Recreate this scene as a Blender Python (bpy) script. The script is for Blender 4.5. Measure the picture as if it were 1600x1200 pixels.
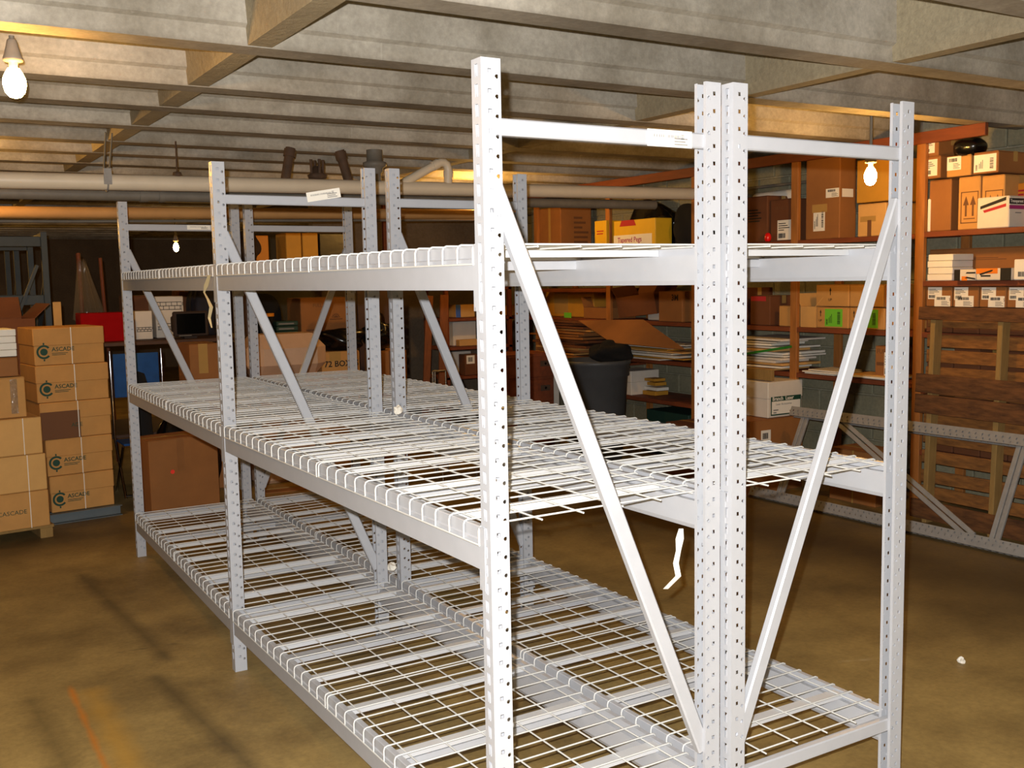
import bpy, bmesh, math, random
from mathutils import Vector, Matrix
random.seed(7)
for _o in list(bpy.data.objects): bpy.data.objects.remove(_o)
S = bpy.context.scene
COL = S.collection
PI = math.pi
# ------------------------------------------------------------------ camera
CAM = Vector((-1.3245, -2.3303, 1.8716))
_y, _p, _r = .5411, -.1020, -.0184
_F = Vector((math.sin(_y)*math.cos(_p), math.cos(_y)*math.cos(_p), math.sin(_p)))
_R0 = Vector((math.cos(_y), -math.sin(_y), 0)); _U0 = _R0.cross(_F)
_R = _R0*math.cos(_r)+_U0*math.sin(_r); _U = -_R0*math.sin(_r)+_U0*math.cos(_r)
cd = bpy.data.cameras.new('camera'); cam = bpy.data.objects.new('camera', cd); COL.objects.link(cam)
cd.sensor_width = 36; cd.lens = 1598.7/1600*36; cd.clip_start = .05; cd.clip_end = 100
cam.matrix_world = Matrix(((_R.x, _U.x, -_F.x, CAM.x), (_R.y, _U.y, -_F.y, CAM.y), (_R.z, _U.z, -_F.z, CAM.z), (0, 0, 0, 1)))
S.camera = cam
# ------------------------------------------------------------------ world, flash, room lamps, exposure
S.view_settings.view_transform = 'Standard'; S.view_settings.look = 'None'
S.view_settings.gamma = 1; S.view_settings.use_curve_mapping = False
S.view_settings.exposure = 0.0
W = bpy.data.worlds.new('world'); S.world = W; W.use_nodes = True
W.node_tree.nodes['Background'].inputs[0].default_value = (1, .86, .70, 1)
W.node_tree.nodes['Background'].inputs[1].default_value = .014
def lamp(name, loc, power, color, radius):
    l = bpy.data.lights.new(name, 'POINT'); l.energy = power; l.color = color; l.shadow_soft_size = radius
    o = bpy.data.objects.new(name, l); o.location = loc; COL.objects.link(o); return o
FLASH = 1020
lamp('camera_flash', CAM - _R*.045 + _U*.07 - _F*.01, FLASH, (1, .985, .965), .012)
WARM = (1, .50, .11)
lamp('ceiling_bulb_behind', (-2.6, -1.2, 2.72), 26, WARM, .04)     # two more bulbs of the same run, behind the photographer
lamp('ceiling_bulb_behind', (2.6, -2.6, 2.72), 14, WARM, .04)
# ------------------------------------------------------------------ helpers
def lin(h):
    h = h.lstrip('#'); v = [int(h[i:i+2], 16)/255 for i in (0, 2, 4)]
    return tuple(c/12.92 if c <= .04045 else ((c+.055)/1.055)**2.4 for c in v)
_M = {}
def mat(name, col, rough=.6, metal=0., noise=.12, scale=8., bump=0., bscale=60., col2=None, thr=.5, spec=.5, stretch=None, alpha=1., emit=0., trans=0.):
    if name in _M: return _M[name]
    m = bpy.data.materials.new(name); m.use_nodes = True; nt = m.node_tree; b = nt.nodes['Principled BSDF']
    c = lin(col) if isinstance(col, str) else col
    b.inputs['Roughness'].default_value = rough; b.inputs['Metallic'].default_value = metal
    b.inputs['Specular IOR Level'].default_value = spec
    if alpha < 1: b.inputs['Alpha'].default_value = alpha
    if trans: b.inputs['Transmission Weight'].default_value = trans
    if emit:
        b.inputs['Emission Color'].default_value = (*c, 1); b.inputs['Emission Strength'].default_value = emit
    b.inputs['Base Color'].default_value = (*c, 1)
    tc = nt.nodes.new('ShaderNodeTexCoord'); mp = nt.nodes.new('ShaderNodeMapping')
    nt.links.new(tc.outputs['Object'], mp.inputs['Vector'])
    if stretch: mp.inputs['Scale'].default_value = stretch
    if noise:
        n = nt.nodes.new('ShaderNodeTexNoise'); n.inputs['Scale'].default_value = scale; n.inputs['Detail'].default_value = 6; n.inputs['Roughness'].default_value = .6
        nt.links.new(mp.outputs[0], n.inputs['Vector'])
        r = nt.nodes.new('ShaderNodeValToRGB'); r.color_ramp.elements[0].position = thr-.22; r.color_ramp.elements[1].position = thr+.22
        d = lin(col2) if col2 else tuple(x*(1-noise) for x in c)
        r.color_ramp.elements[0].color = (*d, 1); r.color_ramp.elements[1].color = (*(c if col2 else tuple(min(1, x*(1+noise)) for x in c)), 1)
        nt.links.new(n.outputs['Fac'], r.inputs[0]); nt.links.new(r.outputs[0], b.inputs['Base Color'])
    if bump:
        n2 = nt.nodes.new('ShaderNodeTexNoise'); n2.inputs['Scale'].default_value = bscale; n2.inputs['Detail'].default_value = 5
        nt.links.new(mp.outputs[0], n2.inputs['Vector'])
        bp = nt.nodes.new('ShaderNodeBump'); bp.inputs['Strength'].default_value = bump; bp.inputs['Distance'].default_value = .01
        nt.links.new(n2.outputs['Fac'], bp.inputs['Height']); nt.links.new(bp.outputs[0], b.inputs['Normal'])
    _M[name] = m; return m

class MB:
    """collects shapes, links them as ONE mesh"""
    def __init__(s): s.v = []; s.f = []; s.sm = []
    def add(s, vs, fs, smooth=False, M=None):
        b = len(s.v)
        s.v += [tuple(M @ Vector(p)) if M is not None else tuple(p) for p in vs]
        s.f += [[i+b for i in f] for f in fs]; s.sm += [smooth]*len(fs); return s
    def box(s, x0, y0, z0, x1, y1, z1, bev=0., M=None):
        if bev <= 0:
            vs = [(x, y, z) for z in (z0, z1) for y in (y0, y1) for x in (x0, x1)]
            return s.add(vs, [[0, 2, 3, 1], [4, 5, 7, 6], [0, 1, 5, 4], [2, 6, 7, 3], [0, 4, 6, 2], [1, 3, 7, 5]], M=M)
        bev = min(bev, .45*min(x1-x0, y1-y0, z1-z0))
        vs = []; idx = {}
        for i, x in enumerate((x0, x1)):
            for j, y in enumerate((y0, y1)):
                for k, z in enumerate((z0, z1)):
                    dx = bev*(1-2*i); dy = bev*(1-2*j); dz = bev*(1-2*k)
                    for a, p in enumerate(((x, y+dy, z+dz), (x+dx, y, z+dz), (x+dx, y+dy, z))):
                        idx[i, j, k, a] = len(vs); vs.append(p)
        q = lambda *t: [idx[u] for u in t]
        fs = []
        for i in (0, 1):
            a = q((i,0,0,0),(i,1,0,0),(i,1,1,0),(i,0,1,0)); fs.append(a if i else a[::-1])
            a = q((0,i,0,1),(1,i,0,1),(1,i,1,1),(0,i,1,1)); fs.append(a[::-1] if i else a)
            a = q((0,0,i,2),(1,0,i,2),(1,1,i,2),(0,1,i,2)); fs.append(a if i else a[::-1])
        for j in (0, 1):
            for k in (0, 1):
                fs.append(q((0,j,k,1),(1,j,k,1),(1,j,k,2),(0,j,k,2)))
                fs.append(q((j,0,k,0),(j,1,k,0),(j,1,k,2),(j,0,k,2)))
                fs.append(q((j,k,0,0),(j,k,1,0),(j,k,1,1),(j,k,0,1)))
        for i in (0, 1):
            for j in (0, 1):
                for k in (0, 1): fs.append(q((i,j,k,0),(i,j,k,1),(i,j,k,2)))
        return s.add(vs, fs, M=M)
    def prism(s, poly, axis, a, b, M=None):
        """extrude polygon (2D) along axis 'x' (poly in y,z), 'y' (x,z) or 'z' (x,y)"""
        n = len(poly)
        def P(p, t): return {'x': (t, p[0], p[1]), 'y': (p[0], t, p[1]), 'z': (p[0], p[1], t)}[axis]
        vs = [P(p, a) for p in poly]+[P(p, b) for p in poly]
        fs = [list(range(n)), list(range(2*n-1, n-1, -1))]+[[i, i+n, (i+1) % n+n, (i+1) % n] for i in range(n)]
        return s.add(vs, fs, M=M)
    def tube(s, pts, r, n=8, caps=True, M=None):
        pts = [Vector(p) for p in pts]; rr = r if isinstance(r, (list, tuple)) else [r]*len(pts)
        vs = []; fs = []; up = None
        for i, p in enumerate(pts):
            d = ((pts[min(i+1, len(pts)-1)]-p).normalized()+(p-pts[max(i-1, 0)]).normalized())
            d = d.normalized() if d.length > 1e-6 else Vector((0, 0, 1))
            if up is None:
                up = Vector((0, 0, 1)) if abs(d.z) < .9 else Vector((1, 0, 0))
            a = d.cross(up).normalized(); up = a.cross(d).normalized()
            for k in range(n):
                t = 2*PI*k/n; vs.append(p+(a*math.cos(t)+up*math.sin(t))*rr[i])
        for i in range(len(pts)-1):
            for k in range(n): fs.append([i*n+k, i*n+(k+1) % n, (i+1)*n+(k+1) % n, (i+1)*n+k])
        s.add(vs, fs, True, M)
        if caps:
            s.add(vs[:n], [list(range(n))[::-1]], False, M); s.add(vs[-n:], [list(range(n))], False, M)
        return s
    def lathe(s, prof, n=20, M=None, c=(0, 0, 0)):
        vs = []; fs = []
        for (r, z) in prof:
            for k in range(n):
                t = 2*PI*k/n; vs.append((c[0]+r*math.cos(t), c[1]+r*math.sin(t), c[2]+z))
        for i in range(len(prof)-1):
            for k in range(n): fs.append([i*n+k, i*n+(k+1) % n, (i+1)*n+(k+1) % n, (i+1)*n+k])
        return s.add(vs, fs, True, M)
    def bar(s, a, b, w, h, up=(0, 0, 1), bev=0., M=None):
        """rectangular bar from a to b, w across, h along up"""
        a = Vector(a); b = Vector(b); d = (b-a); L = d.length; d.normalize(); u = Vector(up)
        x = d.cross(u).normalized(); u = x.cross(d).normalized()
        T = Matrix(((x.x, d.x, u.x, a.x), (x.y, d.y, u.y, a.y), (x.z, d.z, u.z, a.z), (0, 0, 0, 1)))
        if M is not None: T = M @ T
        return s.box(-w/2, 0, -h/2, w/2, L, h/2, bev, T)
    def mesh(s, name, m):
        me = bpy.data.meshes.new(name); me.from_pydata(s.v, [], s.f); me.update()
        bm = bmesh.new(); bm.from_mesh(me); bmesh.ops.recalc_face_normals(bm, faces=bm.faces); bm.to_mesh(me); bm.free()
        for i, p in enumerate(me.polygons):
            if s.sm[i]: p.use_smooth = True
        me.materials.append(m); return me
    def build(s, name, m, parent=None, **k): return put(name, s.mesh(name, m), parent, **k)
def put(name, me, parent=None, loc=(0, 0, 0), rot=(0, 0, 0)):
    o = bpy.data.objects.new(name, me); COL.objects.link(o); o.parent = parent; o.location = loc; o.rotation_euler = rot; return o
def tag(o, label=None, cat=None, group=None, kind=None):
    if label: o['label'] = label
    if cat: o['category'] = cat
    if group: o['group'] = group
    if kind: o['kind'] = kind
    return o
def thing(name, label, cat, loc=(0, 0, 0), rz=0., group=None, rot=None):
    o = bpy.data.objects.new(name, None); o.empty_display_size = .1; COL.objects.link(o); o.location = loc
    o.rotation_euler = rot if rot else (0, 0, rz)
    return tag(o, label, cat, group)
def copy_tree(o, parent=None):
    c = o.copy(); COL.objects.link(c); c.parent = parent
    for ch in list(o.children): copy_tree(ch, c)
    return c
_T = {}
def text_mesh(txt, size, m, bold=0.):
    key = (txt, size, m.name, bold)
    if key not in _T:
        cu = bpy.data.curves.new('text', 'FONT'); cu.body = txt; cu.size = size; cu.extrude = .0004; cu.offset = bold; cu.resolution_u = 2
        o = bpy.data.objects.new('text', cu); COL.objects.link(o)
        me = bpy.data.meshes.new_from_object(o.evaluated_get(bpy.context.evaluated_depsgraph_get()))
        bpy.data.objects.remove(o); bpy.data.curves.remove(cu)
        me.materials.clear(); me.materials.append(m); me.name = 'lettering'; _T[key] = me
    return _T[key]
# ------------------------------------------------------------------ materials
CARD = mat('cardboard', '#c08d4c', .8, noise=.10, scale=5, bump=.05, bscale=40)
CARD2 = mat('cardboard_orange', '#94602f', .8, noise=.12, scale=4, bump=.05, bscale=40)
CARD3 = mat('cardboard_dark', '#6a3d1e', .85, noise=.15, scale=4)
CARD4 = mat('cardboard_pale', '#cf9f5c', .8, noise=.08, scale=5)
TAPE = mat('packing_tape', '#b08a4c', .25, noise=.05)
PAPER = mat('white_paper', '#ece6d8', .7, noise=.04)
INK = mat('black_ink', '#15120f', .7, noise=0)
GREENINK = mat('green_ink', '#123f2e', .7, noise=0)
GREEN = mat('green_label', '#6cc22e', .7, noise=.04)
BLACK = mat('black_plastic', '#0a0a0b', .35, noise=.2, bump=.2, bscale=12)
GREYBIN = mat('grey_bin_plastic', '#474b4f', .5, noise=.1)
PINE = mat('shelf_pine', '#a0642a', .7, noise=.22, scale=3, stretch=(8, 8, 1.2), bump=.06, bscale=30)
PINEX = mat('stained_board', '#74381a', .7, noise=.25, scale=3, stretch=(6, 1, 6))
PALLET = mat('pallet_wood', '#5f3b1b', .9, noise=.6, scale=7, stretch=(5, 1, 5), bump=.25, bscale=25)
PALLETG = mat('golden_pallet_wood', '#94602a', .9, noise=.5, scale=7, stretch=(5, 1, 5), bump=.25, bscale=25, col2='#4a2c12', thr=.42)
PALLETL = mat('pallet_stringer_wood', '#94743f', .85, noise=.2, scale=5, stretch=(5, 5, 1), bump=.2, bscale=25)
STEEL = mat('grey_rack_paint', '#a9abb0', .33, noise=.035, scale=14, spec=.45)
STEELD = mat('dull_grey_rack_paint', '#8d8a86', .55, noise=.12, scale=20)
STEELB = mat('blue_grey_rack_paint', '#5d6669', .5, noise=.1)
WIRE = mat('white_wire_coating', '#cdcdc9', .4, noise=.02)
WHITEM = mat('white_channel_coating', '#bebfc1', .4, noise=.02)
PVC = mat('white_pipe_plastic', '#d8cbb4', .4, noise=.05, scale=6)
PIPEG = mat('grey_iron_pipe', '#6f6a60', .6, noise=.15, scale=10)
PIPEO = mat('tan_insulated_pipe', '#b58a54', .7, noise=.12, scale=5)
IRON = mat('rusty_iron', '#4a3626', .8, noise=.3, scale=14)
CHROME = mat('chrome', '#c9c9cc', .15, metal=1., noise=0)
BLUE = mat('blue_fabric', '#1d4c86', .9, noise=.18, scale=9)
RED = mat('red_panel', '#96080c', .85, noise=.1, spec=.1)

FLOOR_MARKS = [((3.7, 6.5), (4.6, -1.5), 1.3, 1.2, '#3a2d1b', 0.8), ((-1.6, 5.6), (1.2, 6.0), 0.7, 0.6, '#3c2e1c', 0.6), ((-0.4, 4.8), (-0.255, 2.78), 0.075, 0.1, '#2f2618', 0.7, 0.06), ((-0.37, 2.7), (-0.22, 1.1), 0.075, 0.1, '#2f2618', 0.7, 0.06), ((-0.66, 2.7), (-0.64, 0.5), 0.09, 0.09, '#c08f30', 0.5, 0.1), ((-0.735, 2.78), (-0.74, 0.5), 0.022, 0.025, '#c4741a', 0.85, 0.03), ((-0.92, 2.75), (-0.82, 1.2), 0.09, 0.12, '#3a3019', 0.6), ((2.45, 0.98), (2.66, 0.9), 0.02, 0.02, '#b9a680', 0.6), ((2.6, 1.4), (2.75, 1.32), 0.012, 0.02, '#b9a680', 0.5), ((-0.5, 3.1), (-0.15, 3.05), 0.012, 0.02, '#33291a', 0.7), ((2.1, 1.9), (2.5, 1.3), 0.05, 0.08, '#8a4d1e', 0.5)]
BULBS = [((-0.826, 2.5, 2.742), 'bare bulb glowing at the left edge, on the joist above the aisle', 0, 0.046), ((4.48, 2.5, 2.545), 'bare bulb on a conduit drop in front of the golden carton', 0, 0.042, True, 480, 3.36), ((2.245, 13.0, 2.435), 'small far bulb glowing over the first bay', 0, 0.04, True, None, 2.92), ((3.25, 13.4, 2.58), 'small far bulb seen between the two far frames', 0, 0.036, True, None, 2.92)]
SCRAPS = [('tape_scrap', 'torn white tape hanging under the middle beam beside the twin uprights', (0.8, 0.168, 1.057), [(0.0, -0.004, 0.005), (-0.005, -0.003, -0.028), (0.0, 0.009, -0.07), (0.0, 0.022, -0.115), (0.0, 0.01, -0.155), (-0.01, 0.062, -0.209)], [0.007, 0.013, 0.008, 0.009, 0.009, 0.008]), ('tape_scrap', 'limp cream tape hanging from the top beam at the second frame', (-0.045, 2.547, 1.875), [(0.0, -0.008, 0.042), (0.0, 0.058, -0.006), (0.0, 0.1, -0.039), (0.0, 0.036, -0.073), (0.0, -0.015, -0.108), (0.0, 0.029, -0.16), (0.0, -0.008, -0.205)], [0.007, 0.011, 0.004, 0.006, 0.009, 0.007, 0.003])]
CRUMPLES = [('crumpled white tape on the middle deck between the second frames', (0.807, 2.329, 1.232), 0.026), ('crumpled white tape caught between the second frames low down', (0.843, 2.55, 0.365), 0.028), ('scrap of white paper on the open floor at the right', (2.948, 0.64, 0.012), 0.02)]
CARTONS = [
    ('carton', 'tall carton beside the white box-end, left of the arrow cartons, top shelf right', 'carton', (5.44, 2.655, 2.172), (0.187, 0.4, 0.38), -1.5708, 'CARD2', 'cartons on the right wall shelving', 'flaps', ()),
    ('carton', 'left of the two cartons printed with framed double arrows, top shelf right', 'carton', (5.44, 2.413, 2.172), (0.177, 0.4, 0.381), -1.5708, 'CARD', 'cartons on the right wall shelving', 'flaps', (('updouble', 0.53, 0.12, 0.6),)),
    ('carton', 'right of the two cartons printed with framed double arrows, top shelf right', 'carton', (5.44, 2.223, 2.172), (0.177, 0.4, 0.373), -1.5708, 'CARD', 'cartons on the right wall shelving', 'flaps', (('updouble', 0.55, 0.12, 0.6),)),
    ('carton', 'small carton with a barcode sheet, lower of the two beside the stud, top shelf right', 'carton', (5.44, 2.73, 2.568), (0.14, 0.35, 0.167), -1.5708, 'CARD2', 'cartons on the right wall shelving', 'flaps', (('label', 0.02, 0.12, 0.82, 0.85, 'a'),)),
    ('carton', 'small carton with a barcode sheet, upper of the two beside the stud, top shelf right', 'carton', (5.44, 2.742, 2.735), (0.123, 0.35, 0.152), -1.5708, 'CARD2', 'cartons on the right wall shelving', 'flaps', (('label', 0.02, 0.15, 0.75, 0.78, 'a'),)),
    ('carton', 'carton with a small white shipping sheet under the black pan, top shelf right', 'carton', (5.44, 2.505, 2.564), (0.201, 0.35, 0.15), -1.5708, 'CARD', 'cartons on the right wall shelving', 'flaps', (('label', 0.02, 0.32, 0.6, 0.97, 't'),)),
    ('carton', 'carton with a large cream sheet on its front, top shelf right', 'carton', (5.44, 2.287, 2.564), (0.197, 0.4, 0.153), -1.5708, 'CARD2', 'cartons on the right wall shelving', 'flaps', (('label', 0.03, 0.08, 0.92, 0.88, 'v'),)),
    ('tape_carton', 'white tape carton with black and magenta bands, top shelf right', 'carton', (5.559, 2.081, 2.172), (0.279, 0.25, 0.22), 0.0, 'WB', None, 'plain', (('stripe', 0, 0.74, 1, 0.92, 'ink'), ('stripe', 0, 0.58, 1, 0.7, 'magenta'), ('text', 0.04, 0.79, 0.03, 'Transparent Tape', 'white', 0.0006), ('lines', 0.25, 0.45, 0.6, 0.52, 1, 'grey'), ('side', (('poly', ((0.05, 0.62), (0.96, 0.86), (0.96, 0.97), (0.05, 0.72)), 'ink'), ('poly', ((0.2, 0.5), (0.96, 0.66), (0.96, 0.76), (0.15, 0.58)), 'red'))))),
    ('book', 'thin white box end standing against the stud, top shelf right', 'box', (5.43, 2.744, 2.172), (0.023, 0.25, 0.245), -1.5708, 'PAPER', None, 'plain', ()),
    ('mesh_bag', 'red and orange net bag behind the white tape carton', 'bag', (5.6, 2.1, 2.172), (0.141, 0.2, 0.313), -1.5708, 'ORG', None, 'plain', (('lines', 0.05, 0.1, 0.95, 0.9, 9, 'red'),)),
    ('parcel', 'clear wrapped block of white packs on the second shelf right', 'parcel', (5.44, 2.644, 1.802), (0.216, 0.25, 0.199), -1.5708, 'WB', None, 'shrink', ()),
    ('carton', 'long low carton behind the stapler boxes, second shelf right', 'carton', (5.72, 2.518, 1.802), (0.855, 0.25, 0.242), -1.5708, 'CARD2', 'cartons on the right wall shelving', 'flaps', (('lines', 0.3, 0.62, 0.9, 0.72, 2, 'brown'),)),
    ('stapler_box', 'smaller black, white and orange stapler box, second shelf right', 'box', (5.36, 2.375, 1.802), (0.172, 0.12, 0.08), -1.5708, 'WB', 'stapler boxes', 'plain', (('stripe', 0, 0, 0.28, 1, 'ink'), ('stripe', 0.36, 0.0, 0.62, 0.38, 'orange'), ('poly', [(0.5, 0.22), (1, 0.08), (1, 0.2), (0.62, 0.34)], 'ink'), ('poly', [(0.55, 0.62), (1, 0.62), (1, 0.76), (0.6, 0.76)], 'ink'))),
    ('stapler_box', 'larger orange and white stapler box, second shelf right', 'box', (5.36, 2.148, 1.802), (0.271, 0.14, 0.085), -1.5708, 'WB', 'stapler boxes', 'plain', (('stripe', 0, 0.55, 0.62, 1, 'orange'), ('poly', [(0.12, 0.42), (0.45, 0.72), (0.5, 0.86), (0.44, 0.86), (0.1, 0.56)], 'ink'), ('poly', [(0.14, 0.3), (0.42, 0.3), (0.42, 0.44), (0.14, 0.44)], 'ink'), ('stripe', 0.7, 0, 1, 1, 'ink'))),
    ('paper_box', 'white box with a barcode beside the stapler boxes', 'box', (5.36, 1.929, 1.802), (0.132, 0.2, 0.143), -1.5708, 'PAPER', None, 'plain', (('label', 0.1, 0.05, 0.9, 0.5, 'b'),)),
    ('carton', 'leftmost carton of the lower row behind the wooden pallet', 'carton', (5.44, 2.641, 1.412), (0.222, 0.4, 0.188), -1.5708, 'CARD3', 'cartons with white sheets on the third shelf', 'flaps', (('label', 0.42, 0.25, 0.95, 0.5, 'b'),)),
    ('carton', 'leftmost carton of the upper row, wearing two white sheets', 'carton', (5.44, 2.646, 1.606), (0.222, 0.4, 0.151), -1.5708, 'CARD2', 'cartons with white sheets on the third shelf', 'flaps', (('label', 0.08, 0.38, 0.62, 0.97, 'a'), ('label', 0.34, 0.02, 0.95, 0.55, 't'), ('text', 0.9, 0.3, 0.03, '5', 'brown'))),
    ('carton', 'second from the left carton of the lower row behind the wooden pallet', 'carton', (5.44, 2.413, 1.412), (0.211, 0.4, 0.188), -1.5708, 'CARD3', 'cartons with white sheets on the third shelf', 'flaps', (('label', 0.42, 0.25, 0.95, 0.5, 'b'),)),
    ('carton', 'second from the left carton of the upper row, wearing two white sheets', 'carton', (5.44, 2.42, 1.606), (0.211, 0.4, 0.15), -1.5708, 'CARD2', 'cartons with white sheets on the third shelf', 'flaps', (('label', 0.06, 0.35, 0.6, 0.97, 'a'), ('label', 0.1, 0.02, 0.82, 0.55, 't'))),
    ('carton', 'third from the left carton of the lower row behind the wooden pallet', 'carton', (5.44, 2.196, 1.412), (0.208, 0.4, 0.188), -1.5708, 'CARD3', 'cartons with white sheets on the third shelf', 'flaps', (('label', 0.42, 0.25, 0.95, 0.5, 'b'),)),
    ('carton', 'third from the left carton of the upper row, wearing two white sheets', 'carton', (5.44, 2.202, 1.606), (0.208, 0.4, 0.149), -1.5708, 'CARD2', 'cartons with white sheets on the third shelf', 'flaps', (('label', 0.08, 0.38, 0.62, 0.97, 'a'), ('label', 0.34, 0.02, 0.95, 0.55, 't'), ('text', 0.9, 0.3, 0.03, '5', 'brown'))),
    ('carton', 'rightmost carton of the lower row behind the wooden pallet', 'carton', (5.44, 1.983, 1.412), (0.203, 0.4, 0.188), -1.5708, 'CARD3', 'cartons with white sheets on the third shelf', 'flaps', (('label', 0.42, 0.25, 0.95, 0.5, 'b'),)),
    ('carton', 'rightmost carton of the upper row, wearing two white sheets', 'carton', (5.44, 1.99, 1.606), (0.203, 0.4, 0.148), -1.5708, 'CARD2', 'cartons with white sheets on the third shelf', 'flaps', (('label', 0.08, 0.38, 0.62, 0.97, 'a'), ('label', 0.34, 0.02, 0.95, 0.55, 't'), ('text', 0.9, 0.3, 0.03, '5', 'brown'))),
    ('carton', 'leftmost dark carton on the low shelf behind the pallet boards', 'carton', (5.46, 2.64, 0.982), (0.223, 0.36, 0.258), -1.5708, 'CARD3', 'cartons with white sheets on the third shelf', 'flaps', ()),
    ('carton', 'leftmost dark carton on the bottom shelf behind the pallet boards', 'carton', (5.46, 2.625, 0.502), (0.225, 0.36, 0.398), -1.5708, 'CARD3', 'cartons with white sheets on the third shelf', 'flaps', ()),
    ('carton', 'second from the left dark carton on the low shelf behind the pallet boards', 'carton', (5.46, 2.412, 0.982), (0.212, 0.36, 0.318), -1.5708, 'CARD3', 'cartons with white sheets on the third shelf', 'flaps', (('label', 0.3, 0.2, 0.8, 0.5, 'b'),)),
    ('carton', 'second from the left dark carton on the bottom shelf behind the pallet boards', 'carton', (5.46, 2.395, 0.502), (0.214, 0.36, 0.448), -1.5708, 'CARD3', 'cartons with white sheets on the third shelf', 'flaps', ()),
    ('carton', 'third from the left dark carton on the low shelf behind the pallet boards', 'carton', (5.46, 2.194, 0.982), (0.209, 0.36, 0.258), -1.5708, 'CARD3', 'cartons with white sheets on the third shelf', 'flaps', ()),
    ('carton', 'third from the left dark carton on the bottom shelf behind the pallet boards', 'carton', (5.46, 2.175, 0.502), (0.211, 0.36, 0.398), -1.5708, 'CARD3', 'cartons with white sheets on the third shelf', 'flaps', (('label', 0.3, 0.6, 0.8, 0.85, 'b'),)),
    ('carton', 'rightmost dark carton on the low shelf behind the pallet boards', 'carton', (5.46, 1.979, 0.982), (0.204, 0.36, 0.318), -1.5708, 'CARD3', 'cartons with white sheets on the third shelf', 'flaps', (('label', 0.3, 0.2, 0.8, 0.5, 'b'),)),
    ('carton', 'rightmost dark carton on the bottom shelf behind the pallet boards', 'carton', (5.46, 1.961, 0.502), (0.205, 0.36, 0.448), -1.5708, 'CARD3', 'cartons with white sheets on the third shelf', 'flaps', ()),
    ('jar', 'blue jar seen between the pallet stringer and board', 'jar', (5.5, 2.253, 1.305), (0.081, 0.06, 0.08), -1.5708, 'BLUE', None, 'plain', ()),
    ('carton', 'large brown carton with white corner labels and a taped address sheet, top shelf', 'carton', (5.44, 3.792, 2.162), (0.369, 0.201, 0.679), -1.5708, 'CARD2', 'cartons on the right wall shelving', 'flaps', (('label', 0.6, 0.5, 0.98, 0.61, 't'), ('label', 0.24, 0.1, 0.58, 0.4, 'v'), ('stripe', 0.2, 0.33, 0.64, 0.43, 'tape'), ('rside', (('stripe', 0.06, 0.5, 0.85, 0.6, 'white'),)))),
    ('carton', 'pale carton with cross tape under the glowing bulb, top shelf', 'carton', (5.42, 3.265, 2.162), (0.276, 0.4, 0.259), -1.5708, 'CARD4', 'cartons on the right wall shelving', 'flaps', (('stripe', 0.1, 0.45, 0.65, 0.62, 'tape'), ('stripe', 0.36, 0, 0.5, 0.5, 'brown'))),
    ('carton', 'golden carton just behind the glowing bulb, on top of the pale carton', 'carton', (5.42, 3.252, 2.433), (0.334, 0.4, 0.338), -1.5708, 'GOLD', 'cartons on the right wall shelving', 'flaps', ()),
    ('carton', 'left carton with a green sheet and UP arrow, lower row under the second shelf', 'carton', (5.44, 3.67, 1.412), (0.34, 0.4, 0.176), -1.5708, 'CARD', 'cartons marked UP', 'flaps', (('up', 0.13, 0.3, 0.55), ('green', 0.27, 0.08, 0.82, 0.92, 'v'))),
    ('carton', 'right carton with a green sheet and UP arrow, partly behind the grey brace', 'carton', (5.44, 3.312, 1.412), (0.349, 0.4, 0.176), -1.5708, 'CARD', 'cartons marked UP', 'flaps', (('up', 0.13, 0.3, 0.55), ('green', 0.27, 0.08, 0.82, 0.92, 'v'))),
    ('carton', 'left carton marked UP on the upper row', 'carton', (5.44, 3.675, 1.594), (0.35, 0.4, 0.182), -1.5708, 'CARD', 'cartons marked UP', 'flaps', (('up', 0.45, 0.25, 0.6),)),
    ('carton', 'right carton marked UP on the upper row', 'carton', (5.44, 3.321, 1.594), (0.333, 0.4, 0.18), -1.5708, 'CARD', 'cartons marked UP', 'flaps', (('up', 0.5, 0.25, 0.6),)),
    ('carton', 'small carton right of the UP cartons, lower row', 'carton', (5.44, 3.077, 1.412), (0.097, 0.4, 0.176), -1.5708, 'CARD', 'cartons on the right wall shelving', 'flaps', ()),
    ('carton', 'small carton right of the UP cartons, upper row', 'carton', (5.44, 3.087, 1.594), (0.11, 0.4, 0.174), -1.5708, 'CARD2', 'cartons on the right wall shelving', 'flaps', ()),
    ('carton', 'small open carton left of the UP cartons', 'carton', (5.44, 3.938, 1.412), (0.167, 0.35, 0.178), -1.5708, 'CARD4', 'cartons on the right wall shelving', 'open', ()),
    ('carton', 'plain carton half behind the stud, left of the UP cartons', 'carton', (5.44, 4.179, 1.412), (0.197, 0.35, 0.181), -1.5708, 'CARD', 'cartons on the right wall shelving', 'flaps', ()),
    ('carton', 'printed carton with a loose white sheet on the lower shelf, behind the grey upright', 'carton', (5.44, 3.139, 1.014), (0.167, 0.3, 0.27), -1.5708, 'CARD2', 'cartons on the right wall shelving', 'flaps', (('text', 0.1, 0.78, 0.05, 'FURNI', 'brown'), ('stripe', 0.1, 0.42, 0.8, 0.52, 'brown'), ('label', 0.55, 0.1, 1.1, 0.82, 'a'))),
    ('carton', 'brown carton with printed text behind the rack uprights, top shelf', 'carton', (5.44, 4.561, 2.162), (0.266, 0.4, 0.415), -1.5708, 'CARD3', 'cartons on the right wall shelving', 'flaps', (('lines', 0.1, 0.45, 0.9, 0.75, 5, 'ink'),)),
    ('carton', 'dark carton with a white label left of the stud, top shelf', 'carton', (5.44, 4.255, 2.162), (0.267, 0.4, 0.369), -1.5708, 'CARD3', 'cartons on the right wall shelving', 'flaps', (('label', 0.32, 0.03, 0.98, 0.5, 'a'), ('text', 0.2, 0.75, 0.04, 'FRAGILE', 'brown'))),
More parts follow.
